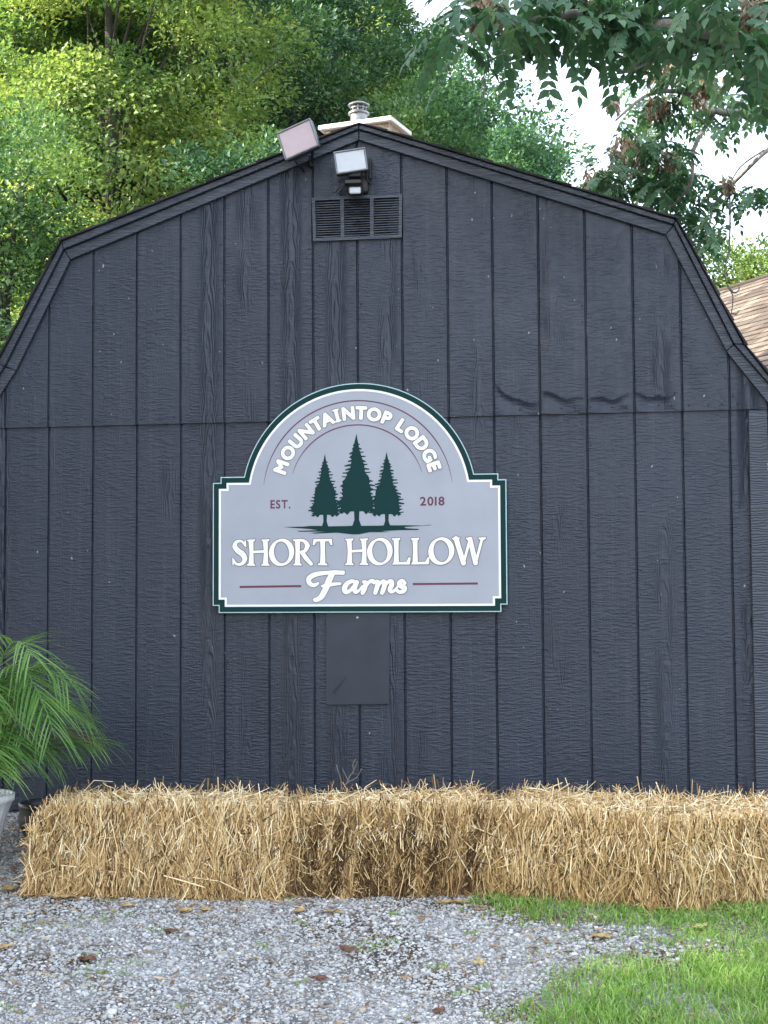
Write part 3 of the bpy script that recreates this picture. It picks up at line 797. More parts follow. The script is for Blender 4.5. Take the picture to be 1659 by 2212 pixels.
mb.tube([at(791, 372, -0.07), at(792, 388, -0.05), at(800, 397, -0.03)], 0.006, 6)
mb.tube([at(746, 395, -0.10), at(733, 404, -0.10), at(722, 416, -0.11)], 0.005, 6)
mb.tube([at(744, 400, -0.11), at(737, 406, -0.12), at(728, 417, -0.12)], 0.006, 6)
mb.bbox(at(800, 365, -0.03), (0.012, 0.02, 0.1), 0.003)
mb.bbox(at(775, 400, -0.03), (0.09, 0.04, 0.08), 0.006)
mb.build('bracket', M_black, root)
sc = at(765.5, 405, -0.11)
mb = MB(); mb.bbox(sc + Vector((0, 0.02, 0)), (0.068, 0.05, 0.052), 0.006); mb.bbox(sc + Vector((-0.003, -0.012, 0.018)), (0.078, 0.05, 0.02), 0.004)
sens = mb.build('motion_sensor', M_black, root)
mb = MB(); mb.bbox(at(767, 411.5, -0.125), (0.052, 0.012, 0.03), 0.004); mb.build('sensor_window', M_lensw, sens)

# ------------------------------------------------------------------ chimney behind the ridge
CY = 7.6
M_stone = NT('fieldstone'); t = M_stone; v = t.obj()
vo = t.n('ShaderNodeTexVoronoi', i_Vector=t.n('ShaderNodeMapping', i_Vector=v, i_Scale=(1, 1, 1.5)).outputs[0], i_Scale=7.0, feature='F1')
ve = t.n('ShaderNodeTexVoronoi', i_Vector=t.n('ShaderNodeMapping', i_Vector=v, i_Scale=(1, 1, 1.5)).outputs[0], i_Scale=7.0, feature='DISTANCE_TO_EDGE')
c = t.ramp(vo.outputs['Color'], [(0.0, (0.22, 0.16, 0.11)), (0.5, (0.38, 0.29, 0.20)), (1.0, (0.48, 0.44, 0.38))])
c = t.mix(t.noise(v, 35, 4), c, (0.16, 0.11, 0.07), 'MIX'); c = t.mix(t.n('ShaderNodeMapRange', I0=ve.outputs[0], I1=0.02, I2=0.06).outputs[0], (0.30, 0.27, 0.23), c)
t.bump(t.math('ADD', ve.outputs[0], t.math('MULTIPLY', t.noise(v, 30, 3), 0.3)), 0.8, 0.04); M_stone = t.P(Base_Color=c, Roughness=0.9)
near = at(845, 249, CY); eL = Vector((-1, 0.30, 0)).normalized(); eR = Vector((0.30, 1, 0)).normalized()
Lf, Lr = 0.80, 0.56
chim = empty('chimney', Vector((near.x - 0.3, CY + 0.3, 0.25))); tag(chim, 'stone chimney with white cap and metal flue rising behind the barn ridge', 'chimney')
def quadprism(mb, P0, a, b, z0, z1):
    mb.add([P0, P0 + a, P0 + a + b, P0 + b] + [p + Vector((0, 0, z1 - z0)) for p in (P0, P0 + a, P0 + a + b, P0 + b)],
           [(0, 1, 2, 3), (4, 7, 6, 5), (0, 4, 5, 1), (1, 5, 6, 2), (2, 6, 7, 3), (3, 7, 4, 0)])
zt = near.z; th = 0.047; ins = 0.05
mb = MB(); P0 = Vector((near.x, near.y, 0.2)) + eL * ins + eR * ins
quadprism(mb, P0, eL * (Lf - 2 * ins), eR * (Lr - 2 * ins), 0.2, zt - th - 0.001); mb.build('stack', M_stone, chim)
mb = MB(); P0 = Vector((near.x, near.y, zt - th)); quadprism(mb, P0, eL * Lf, eR * Lr, zt - th, zt)
cap = mb.build('cap', plain('white_cement', (0.60, 0.58, 0.54), 0.7, 0, 8, 0.08), chim); md = cap.modifiers.new('bevel', 'BEVEL'); md.width = 0.006
fp = at(775, 252, CY + 0.3); M_galv = plain('galvanised_steel', (0.20, 0.20, 0.205), 0.42, 0.8, 12, 0.25)
s_ = (fp - EYE).length / F
mb = MB(); r0 = 17.5 * s_
mb.lathe((fp.x, fp.y, zt - 0.002), [(r0, 0), (r0, 24 * s_), (r0 * 0.98, 25 * s_), (r0 * 1.25, 25 * s_), (r0 * 1.27, 28 * s_), (r0 * 0.9, 30.5 * s_), (r0 * 0.9, 31 * s_), (r0 * 0.75, 31 * s_)], 32)
mb.build('flue_pipe', M_galv, chim, sm=False)
mb = MB()
mb.lathe((fp.x, fp.y, zt), [(r0 * 0.95, 36 * s_), (r0 * 1.0, 36.5 * s_), (r0 * 1.0, 38 * s_), (r0 * .95, 38.5 * s_)], 32)
mb.lathe((fp.x, fp.y, zt), [(0.001, 42.5 * s_), (r0 * 1.28, 42.5 * s_), (r0 * 1.30, 44.5 * s_), (r0 * 0.9, 48.5 * s_), (r0 * 0.3, 50 * s_), (0.001, 50 * s_)], 32)
for k in range(8):
    a = k * math.pi / 4; mb.bbox((fp.x + r0 * 0.86 * math.cos(a), fp.y + r0 * 0.86 * math.sin(a), zt + 36.5 * s_), (0.012, 0.012, 13 * s_), 0.002)
mb.build('flue_cap', M_galv, chim)

# ------------------------------------------------------------------ neighbouring house, brown shingles
house = None
hr0, hr1 = at(1540, 622, 9.0), at(1665, 611, 8.2)
dr_ = (hr1 - hr0); dr_.z = 0; dr_.normalize(); dn = Vector((dr_.y, -dr_.x, 0))      # dn points down the slope to the camera
zr = at(1600, 616, 8.6).z
house = empty('house', Vector((hr1.x + 3, hr1.y, 0.25))); tag(house, 'neighbouring house with light brown shingle roof right of the barn', 'house')
M_bsh = tint_mat('brown_shingle', [(0, (0.050, 0.039, 0.031)), (0.5, (0.092, 0.073, 0.057)), (1, (0.150, 0.124, 0.098))], 0.9, 90)
V, Fs, T = [], [], []; rr = random.Random(11); expo = 0.125; slope = Vector((dn.x, dn.y, -0.62)).normalized(); up = slope.cross(dr_); up = up if up.z > 0 else -up
orig = Vector((hr0.x, hr0.y, zr)) - dr_ * 0.9
for side, dnv in ((0, slope),):
    for i in range(24):
        x = -rr.uniform(0, 0.3)
        while x < 9.5:
            w = rr.uniform(0.12, 0.30); k = len(V)
            a, b = orig + dr_ * x, orig + dr_ * (x + w - 0.003)
            lo = slope * (expo * (i + 1)); hi = slope * (expo * i - 0.02); th = rr.uniform(0.009, 0.016)
            V += [a + hi + up * 0.002, b + hi + up * 0.002, b + lo + up * th, a + lo + up * th, b + lo - up * 0.002, a + lo - up * 0.002]
            Fs += [(k, k + 3, k + 2, k + 1), (k + 3, k + 5, k + 4, k + 2), (k, k + 5, k + 3), (k + 1, k + 2, k + 4)]
            T += [rr.random()] * 6; x += w
mb = MB(); e2 = dr_ * 10.2; bk = Vector((-dn.x, -dn.y, 0)) * 2.6; A = orig - slope * 0.02 - up * 0.01
lowA = orig + slope * (expo * 24) - up * 0.012; far = orig + bk * 1.0 + Vector((0, 0, -1.7)); 
mb.add([A, A + e2, lowA + e2, lowA, far + e2, far], [(0, 1, 2, 3), (0, 5, 4, 1), (3, 2, 4, 5), (0, 3, 5), (1, 4, 2)])
hroof = mb.build('roof', plain('roof_deck', (0.10, 0.07, 0.05), 0.9), house)
mesh_np('shingles', V, Fs, M_bsh, hroof, attr=T)
mb = MB(); mb.tube([orig - dr_ * 0.02 + up * 0.01, orig + dr_ * 9.6 + up * 0.01], 0.022, 8); mb.build('ridge_cap', M_bsh, hroof)
hb = orig + slope * (expo * 23) ; mb = MB()
c0 = orig + dn * 0.0; cc = orig + dr_ * 5.1
Mh = Matrix((dr_, -dn, Vector((0, 0, 1)))).transposed()
mb.box((cc + Vector((0, 0, 0))) * 1 - Vector((0, 0, cc.z)) + Vector((0, 0, 1.25)), (9.6, 3.6, 2.1), Mh)
mb.build('wall', plain('pale_siding', (0.5, 0.47, 0.42), 0.7, 0, 6, 0.08), house)

# ------------------------------------------------------------------ leaves
def unit(a): return a / (np.linalg.norm(a, axis=-1, keepdims=True) + 1e-9)
def leaf_arrays(C, D, N, L, Wd, fold=0.25):
    """kite leaf, 4 verts, 2 tris folded along the rib. C base points, D along, N normal"""
    D = unit(D); Sd = unit(np.cross(D, N)); N = np.cross(Sd, D)
    L = L[:, None]; Wd = Wd[:, None]
    tip = C + D * L
    m = C + D * L * 0.42
    a = m + Sd * Wd / 2 + N * Wd * fold; b = m - Sd * Wd / 2 + N * Wd * fold
    V = np.stack([C, a, tip, b], 1).reshape(-1, 3); k = np.arange(len(C)) * 4
    Fc = np.stack([np.stack([k, k + 1, k + 2], -1), np.stack([k, k + 2, k + 3], -1)], 1).reshape(-1, 3)
    return V, Fc
def leaf8(C, D, N, L, Wd, fold=0.18, droop=0.25):
    """fuller pointed leaf, 8 verts"""
    D = unit(D); Sd = unit(np.cross(D, N)); N = np.cross(Sd, D); L = L[:, None]; Wd = Wd[:, None]
    def pt(t, s, k): return C + D * L * t + Sd * Wd * s / 2 + N * (abs(s) * Wd * fold - L * droop * t * t)
    P_ = [pt(0, 0, 0), pt(0.22, 0.85, 0), pt(0.50, 0.95, 0), pt(0.80, 0.42, 0), pt(1.0, 0, 0), pt(0.80, -0.42, 0), pt(0.50, -0.95, 0), pt(0.22, -0.85, 0), pt(0.5, 0, 0)]
    V = np.stack(P_, 1).reshape(-1, 3); k = (np.arange(len(C)) * 9)[:, None]
    f = np.array([[0, 1, 8], [1, 2, 8], [2, 3, 8], [3, 4, 8], [4, 5, 8], [5, 6, 8], [6, 7, 8], [7, 0, 8]])
    Fc = (k[:, :, None] + f[None]).reshape(-1, 3)
    return V, Fc
def catm(P_, n=6):
    P_ = [Vector(p) for p in P_]; o = []
    for i in range(len(P_) - 1):
        a, b, c, d = P_[max(i - 1, 0)], P_[i], P_[i + 1], P_[min(i + 2, len(P_) - 1)]
        for k in range(n):
            t = k / n; o.append(0.5 * ((2 * b) + (c - a) * t + (2 * a - 5 * b + 4 * c - d) * t * t + (3 * b - a - 3 * c + d) * t ** 3))
    o.append(P_[-1]); return o

GREENS = {  # colours a little desaturated, a touch of distance haze painted in
 'yellow': leaf_mat('yellow_green_leaf', (0.07, 0.145, 0.05), (0.18, 0.27, 0.075), (0.40, 0.46, 0.13), 0.4),
 'mid': leaf_mat('mid_green_leaf', (0.034, 0.088, 0.042), (0.080, 0.165, 0.060), (0.18, 0.28, 0.085), 0.35),
 'deep': leaf_mat('deep_green_leaf', (0.020, 0.060, 0.038), (0.050, 0.120, 0.060), (0.11, 0.20, 0.075), 0.3),
 'blue': leaf_mat('cool_green_leaf', (0.030, 0.085, 0.050), (0.070, 0.165, 0.082), (0.15, 0.27, 0.11), 0.35),
}
def tree(name, label, cat, x, y, top, cr, crown_h, mat, seed, nclump, group=None, leafL=0.085, dens=150, zb=None, sx=1.0):
    r_ = np.random.default_rng(seed); pr = random.Random(seed)
    zb = hill_z(x, y) if zb is None else zb
    root = empty(name, (x, y, zb)); tag(root, label, cat, group)
    zc = top - crown_h / 2
    # clump centres: shell-weighted, radius modulated by lobes
    u = unit(r_.normal(size=(nclump, 3))); rad = r_.uniform(0.45, 1.0, nclump) ** 0.45
    lob = 1 + 0.22 * np.sin(u[:, 0] * 5 + seed) * np.cos(u[:, 2] * 6 + seed * 1.7) + 0.14 * np.sin(u[:, 1] * 9 + u[:, 2] * 7)
    Cc = u * (rad * lob)[:, None] * np.array([cr * sx, cr, crown_h / 2]) + np.array([x, y, zc])
    size = r_.uniform(0.28, 0.62, nclump) * (cr / 2.6) ** 0.3
    tc = np.clip(0.42 + r_.normal(0, 0.2, nclump), 0, 1)
    n = (dens * 1.5 * (size / 0.4) ** 1.7).astype(int)
    ci = np.repeat(np.arange(nclump), n); m = len(ci)
    off = unit(r_.normal(size=(m, 3))) * (r_.random(m) ** 0.45)[:, None]
    out_ = unit(Cc - np.array([x, y, zc]))
    # sprays: flattened, leaning outwards and a bit down at the rim
    off *= size[ci][:, None] * np.array([1.15, 1.15, 0.62])
    P_ = Cc[ci] + off; P_[:, 2] -= 0.35 * (off[:, 0] ** 2 + off[:, 1] ** 2) / size[ci]
    D = unit(off * 1.2 + out_[ci] * 0.35 + np.array([0, 0, -0.15]) + r_.normal(0, 0.35, (m, 3)))
    N = unit(np.array([0, 0, 1.0]) + out_[ci] * 0.55 + r_.normal(0, 0.45, (m, 3)))
    L = leafL * r_.uniform(0.6, 1.25, m)
    V, Fc = leaf_arrays(P_, D, N, L, L * r_.uniform(0.5, 0.72, m))
    T = np.repeat(np.clip(tc[ci] + r_.normal(0, 0.13, m), 0, 0.99), 4)
    mesh_np('crown', V, Fc, mat, root, attr=T)
    mb = MB(); lean = Vector((pr.uniform(-.3, .3), pr.uniform(-.3, .3), 0)); tr_ = 0.04 + 0.014 * (top - zb)
    H_ = top - zb; P0 = Vector((x, y, zb - 0.1)); pts = [P0 + lean * t * t + Vector((0, 0, H_ * 0.92 * t)) for t in np.linspace(0, 1, 9)]
    mb.tube(pts, [tr_ * (1.25 if k == 0 else 1) * (1 - 0.82 * k / 8) for k in range(9)], 9)
    order = r_.permutation(nclump)[:min(60, nclump)]
    for j in order:
        c_ = Vector(Cc[j]); h = max(0.15, min(0.85, (c_.z - zb) / H_ - 0.16)); a = pts[0].lerp(pts[-1], h); 
        midp = a.lerp(c_, 0.5) + Vector((pr.uniform(-.15, .15), pr.uniform(-.15, .15), pr.uniform(-.1, .25)))
        mb.tube([a, midp, c_], [tr_ * 0.15, tr_ * 0.08, 0.006], 5, cap=False)
    mb.build('trunk', M_bark, root, sm=True)
    return root
def tpx(px, Y): return at(px, 900, Y).x
def ztop(py, Y): return at(829, py, Y).z
BG = 'trees growing behind the barn'
tree('broadleaf_tree', 'bright yellow green tree filling the top left corner behind the barn', 'tree', tpx(250, 12.5), 12.5, ztop(-330, 12.5), 2.1, 7.2, GREENS['yellow'], 1, 330, BG)
tree('broadleaf_tree', 'dull green bushy tree low at the left edge above the barn roof', 'tree', tpx(-30, 9.2), 9.2, ztop(235, 9.2), 1.35, 4.6, GREENS['mid'], 2, 210, BG, leafL=0.075)
tree('broadleaf_tree', 'shaded deep green tree between the yellow green tree and the chimney', 'tree', tpx(520, 16), 16, ztop(-260, 16), 2.3, 8.6, GREENS['deep'], 3, 330, BG)
tree('broadleaf_tree', 'pale yellow leaved tree rising straight behind the chimney', 'tree', tpx(690, 18.5), 18.5, ztop(25, 18.5), 1.2, 3.0, GREENS['yellow'], 4, 90, BG)
tree('broadleaf_tree', 'green tree close behind the left roof slope next to the floodlights', 'tree', tpx(560, 10.5), 10.5, ztop(290, 10.5), 0.85, 3.6, GREENS['deep'], 5, 190, BG)
tree('broadleaf_tree', 'tall green tree right of the chimney with its edge against the sky', 'tree', tpx(790, 20), 20, ztop(-20, 20), 1.75, 9.0, GREENS['mid'], 6, 300, BG, sx=0.8)
tree('broadleaf_tree', 'cool green rounded tree above the right roof slope beside the sky', 'tree', tpx(1010, 15), 15, ztop(175, 15), 1.35, 5.4, GREENS['blue'], 7, 230, BG)
tree('broadleaf_tree', 'low cool green tree tapering down along the right roof slope', 'tree', tpx(1130, 12.5), 12.5, ztop(310, 12.5), 0.85, 3.4, GREENS['blue'], 8, 120, BG, leafL=0.075)
tree('broadleaf_tree', 'yellowish green tree just right of the chimney cap', 'tree', tpx(900, 12.8), 12.8, ztop(190, 12.8), 0.85, 3.8, GREENS['mid'], 9, 120, BG, leafL=0.075)
tree('broadleaf_tree', 'tall deep green tree at the far left behind the yellow green tree', 'tree', tpx(60, 19), 19, ztop(-200, 19), 2.6, 9.0, GREENS['deep'], 10, 330, BG)
tree('broadleaf_tree', 'tall mid green tree on the slope behind, top centre left', 'tree', tpx(330, 24), 24, ztop(-150, 24), 3.0, 10.0, GREENS['mid'], 12, 330, BG, leafL=0.11)
tree('broadleaf_tree', 'tall green tree on the slope behind the pale yellow tree', 'tree', tpx(700, 26), 26, ztop(-230, 26), 2.6, 11.5, GREENS['mid'], 13, 330, BG, leafL=0.11)
tree('broadleaf_tree', 'mid green tree behind the yellowish one, its left edge over the chimney', 'tree', tpx(955, 22), 22, ztop(105, 22), 1.25, 7.0, GREENS['mid'], 15, 230, BG, leafL=0.1)
tree('broadleaf_tree', 'cool green tree filling the gap at the sky edge right of the chimney', 'tree', tpx(1080, 18), 18, ztop(215, 18), 1.1, 5.5, GREENS['blue'], 16, 200, BG)
tree('leafy_bush', 'sunlit yellow green bushy tree behind the brown shingle roof', 'tree', tpx(1615, 17), 17, ztop(535, 17), 1.0, 3.0, GREENS['yellow'], 14, 110, leafL=0.075)
for k, (px, Y_, tp, cr_, mt_, lb) in enumerate(((110, 14.5, -150, 1.9, 'yellow', 'bright yellow green tree beside the left picture edge, below the tallest crown'), (160, 33, -420, 3.4, 'deep', 'tall deep green tree highest on the wooded slope, left of the others'), (-80, 27, -380, 3.2, 'mid', 'tall green tree on the slope beyond the left picture edge'), (480, 35, -400, 3.6, 'deep', 'tall deep green tree on the slope between the yellow trees'), (680, 38, -140, 2.6, 'deep', 'farthest deep green tree on the slope near the sky edge'), (-40, 14, -260, 1.9, 'mid', 'mid green tree at the far left edge behind the low bushy tree'), (420, 20, -330, 2.4, 'yellow', 'second yellow green tree, right of the big bright one'))):
    tree('broadleaf_tree', lb, 'tree', tpx(px, Y_), Y_, ztop(tp, Y_), cr_, 12.0 if Y_ > 22 else 7.0, GREENS[mt_], 40 + k, 330, BG, leafL=0.12 if Y_ > 22 else 0.085)
# unseen tall trees, added left of the yard to shade the barn front
for k, (x, y, tp, cr_) in enumerate(((-8.0, 0.6, 12.0, 2.3), (-8.8, -2.2, 13.0, 2.6), (-8.4, -5.2, 13.0, 2.6), (-9.0, -8.2, 13.2, 2.7), (-8.6, -11.4, 13.0, 2.7), (-9.2, -14.6, 13.0, 2.8))):
    tree('broadleaf_tree', ('first', 'second', 'third', 'fourth', 'fifth', 'sixth')[k] + ' shade tree of the row added left of the yard, outside the view', 'tree', x, y, tp, cr_, 11.5, GREENS['mid'], 20 + k, 230, 'unseen shade trees added left of the yard', leafL=0.2, dens=110, zb=0.1)

# ------------------------------------------------------------------ overhanging tree, upper right
M_over = leaf_mat('overhang_leaf', (0.022, 0.072, 0.034), (0.065, 0.16, 0.080), (0.17, 0.29, 0.15), 0.4, 0.5)
M_seed = leaf_mat('dry_seed_cluster', (0.14, 0.09, 0.065), (0.30, 0.22, 0.165), (0.50, 0.41, 0.32), 0.3, 0.8)
tx = at(1950, 900, 1.5).x
over = empty('overhanging_tree', (tx, 1.5, 0.25)); tag(over, 'tree reaching in from the upper right with long drooping compound leaves', 'tree')
br = [  # px polylines at depth Y, start/end radius
 ([(1950, 1300), (1930, 700), (1850, 380), (1745, 292)], 1.5, 0.11, 0.034),
 ([(1850, 380), (1745, 292), (1610, 248), (1542, 238), (1480, 200), (1400, 205), (1330, 260)], 1.8, 0.034, 0.006),
 ([(1545, 239), (1520, 280), (1498, 325), (1490, 400), (1440, 455), (1370, 500)], 2.0, 0.018, 0.004),
 ([(1800, 340), (1720, 290), (1659, 324), (1600, 380), (1545, 440), (1530, 490), (1500, 540)], 2.4, 0.02, 0.004),
 ([(1850, 380), (1760, 150), (1600, 90), (1480, 62), (1380, 50), (1280, 28), (1170, 40), (1060, 60), (975, 80)], -0.4, 0.05, 0.004),
 ([(1600, 90), (1500, 20), (1400, -40), (1250, -50), (1100, -10), (1010, 10)], -0.4, 0.02, 0.004),
 ([(1700, 130), (1640, 40), (1600, -60)], -0.6, 0.02, 0.005),
 ([(1480, 62), (1440, 110), (1370, 150), (1330, 160)], -0.2, 0.012, 0.003),
 ([(1170, 40), (1130, 90), (1080, 120), (1020, 150)], -0.3, 0.010, 0.003),
 ([(1700, 190), (1640, 170), (1590, 140)], 0.2, 0.014, 0.004),
 ([(1480, 200), (1430, 280), (1390, 330), (1350, 390), (1290, 420)], 2.2, 0.010, 0.003),
 ([(1760, 330), (1700, 420), (1640, 425), (1590, 410)], 2.2, 0.010, 0.003),
]
mb = MB(); rach = []
r_ = random.Random(3)
for pts, Yb, ra, rb in br:
    P3 = [at(a, b, Yb + 0.15 * math.sin(i * 1.9)) for i, (a, b) in enumerate(pts)]; C_ = catm(P3, 6); n = len(C_)
    mb.tube(C_, [ra + (rb - ra) * k / (n - 1) for k in range(n)], 7)
twig = [((1576, 400), (1577, 470), (1575, 536), (1566, 585), (1572, 618), (1583, 640), (1580, 677)), ((1572, 618), (1585, 632), (1595, 628), (1597, 618)), ((1580, 677), (1590, 678), (1597, 670)), ((1650, 324), (1600, 360), (1576, 400))]
for tw in twig: 
    C_ = catm([at(a, b, 2.2) for a, b in tw], 5); mb.tube(C_, [0.0065 - 0.0035 * k / len(C_) for k in range(len(C_))], 6)
# compound leaves: (px, py, spread x, spread y, count, depth, rachis length m, leaflet m)
zones = [
 (1045, 28, 55, 32, 20, -0.4, 0.19, 0.078), (1110, 70, 40, 30, 12, -0.3, 0.19, 0.078), (1160, 48, 75, 38, 32, -0.3, 0.19, 0.080), (1270, 42, 85, 38, 38, -0.2, 0.19, 0.080), (1390, 55, 80, 42, 38, -0.2, 0.19, 0.078),
 (1510, 60, 75, 50, 42, -0.3, 0.20, 0.080), (1620, 60, 60, 60, 40, -0.5, 0.22, 0.084), (1640, 160, 40, 40, 20, 0.0, 0.22, 0.080), (1180, -5, 120, 20, 20, -0.3, 0.20, 0.080), (1420, -5, 150, 20, 30, -0.3, 0.20, 0.080),
 (1330, 110, 40, 22, 9, -0.1, 0.17, 0.070), (1560, 140, 60, 40, 24, 0.8, 0.19, 0.070), (965, 90, 20, 22, 5, -0.4, 0.19, 0.085),
 (1480, 170, 70, 40, 34, 2.0, 0.17, 0.062), (1420, 240, 50, 45, 32, 2.2, 0.17, 0.060), (1500, 260, 45, 40, 20, 2.2, 0.17, 0.058), (1390, 330, 60, 42, 44, 2.3, 0.17, 0.060), (1420, 405, 80, 38, 64, 2.4, 0.17, 0.062), (1460, 340, 45, 40, 18, 2.3, 0.17, 0.058),
 (1320, 400, 50, 28, 40, 2.4, 0.16, 0.056), (1480, 470, 60, 45, 42, 2.3, 0.17, 0.060), (1520, 530, 30, 30, 20, 2.2, 0.16, 0.060), (1590, 240, 60, 35, 14, 2.0, 0.18, 0.062), (1620, 425, 55, 20, 12, 2.2, 0.18, 0.060), (1545, 430, 22, 40, 8, 2.2, 0.16, 0.056), (1640, 220, 40, 30, 14, 1.0, 0.18, 0.062),
]
Cs, Ds, Ns, Ls = [], [], [], []; lt = []
def compound(b, d, L, ll, tint):
    n = 7 + r_.randrange(4); b = Vector(b); d = Vector(d).normalized(); pts = []
    side = d.cross(Vector((0, 0, 1)));  side = side.normalized() if side.length > 0.1 else Vector((1, 0, 0))
    side = (side + Vector((r_.uniform(-.5, .5), r_.uniform(-.5, .5), r_.uniform(-.3, .3)))).normalized()
    for k in range(n + 1):
        t = k / n; p = b + d * L * t + Vector((0, 0, -0.55 * L * t * t)); pts.append(p)
        tg = (d + Vector((0, 0, -1.1 * t))).normalized()
        if k and k < n:
            for s_ in (-1, 1):
                if r_.random() < 0.10: continue
                dd = (side * s_ + tg * 0.65 + Vector((0, 0, -0.25 + r_.uniform(-.15, .1)))).normalized()
                Cs.append(p); Ds.append(dd); Ls.append(ll * r_.uniform(0.8, 1.1) * (1 - 0.25 * abs(t - 0.5))); Ns.append(side.cross(tg) * (1 if side.cross(tg).z > 0 else -1) + Vector((r_.uniform(-.3, .3), r_.uniform(-.3, .3), 0))); lt.append(tint + r_.uniform(-.15, .15))
        if k == n: Cs.append(p); Ds.append(tg); Ls.append(ll); Ns.append(side.cross(tg)); lt.append(tint)
    mb.tube(pts[::3] + [pts[-1]], 0.0016, 4, cap=False)
for zx, zy, sx_, sy_, cnt, Yz, L, ll in zones:
    for k in range(int(cnt * (0.9 if Yz < 1.5 else 1.15))):
        px, py = zx + r_.gauss(0, sx_ * 0.6), zy + r_.gauss(0, sy_ * 0.6)
        b = at(px, py - 14, Yz + r_.uniform(-0.45, 0.45))
        a = r_.uniform(0, 2 * math.pi); d = (math.cos(a), math.sin(a), r_.uniform(-0.5, 0.35))
        compound(b + Vector((0, 0, 0)), d, L * r_.uniform(0.75, 1.1), ll, r_.uniform(0.15, 0.75))
for px, py, dx, dz in ((975, 85, -0.9, -0.7), (985, 110, -0.8, -0.9), (1060, 90, -0.2, -1), (1085, 105, 0.1, -1), (1180, 80, 0.05, -1), (1240, 75, 0.1, -1), (960, 55, -0.8, -0.3), (1300, 85, .2, -1)):
    compound(at(px, py, -0.5), (dx, r_.uniform(-.2, .2), dz), 0.18, 0.085, 0.45)
over_br = mb.build('branches', M_twig, over, sm=True)
A = lambda L_: np.array([tuple(v) for v in L_])
LL = np.array(Ls) * 0.84 * rng.uniform(0.75, 1.15, len(Ls)); V, Fc = leaf8(A(Cs), A(Ds), A(Ns), LL, LL * 0.52, 0.12, 0.12)
mesh_np('foliage', V, Fc, M_over, over, attr=np.repeat(np.clip(lt, 0, 0.99), 9))
for px, py, n, sp, Yz in ((1430, 146, 150, 26, 2.0), (1527, 190, 150, 26, 2.0), (1420, 229, 110, 17, 2.1), (1357, 336, 230, 30, 2.3), (1289, 392, 130, 22, 2.4), (1269, 19, 110, 18, -0.2), (1625, 24, 90, 16, -0.5), (1045, 20, 150, 28, -0.3), (1325, 222, 50, 12, 2.1), (1440, 340, 50, 16, 2.2), (1571, 395, 40, 10, 2.2)):
    n = int(n * 1.7); c_ = at(px, py, Yz - 0.15); s_ = (c_ - EYE).length / F * sp * 1.2
    P_ = np.array(c_) + np.clip(rng.normal(0, 1, (n, 3)), -1.5, 1.5) * np.array([s_, s_, s_ * 1.1]) * 0.6
    D = unit(rng.normal(0, 0.5, (n, 3)) + np.array([0, 0, -0.9])); L = rng.uniform(0.04, 0.065, n)
    V, Fc = leaf_arrays(P_, D, rng.normal(size=(n, 3)), L, L * 0.36)
    mesh_np('seed_cluster', V, Fc, M_seed, over, attr=np.repeat(rng.random(n), 4))

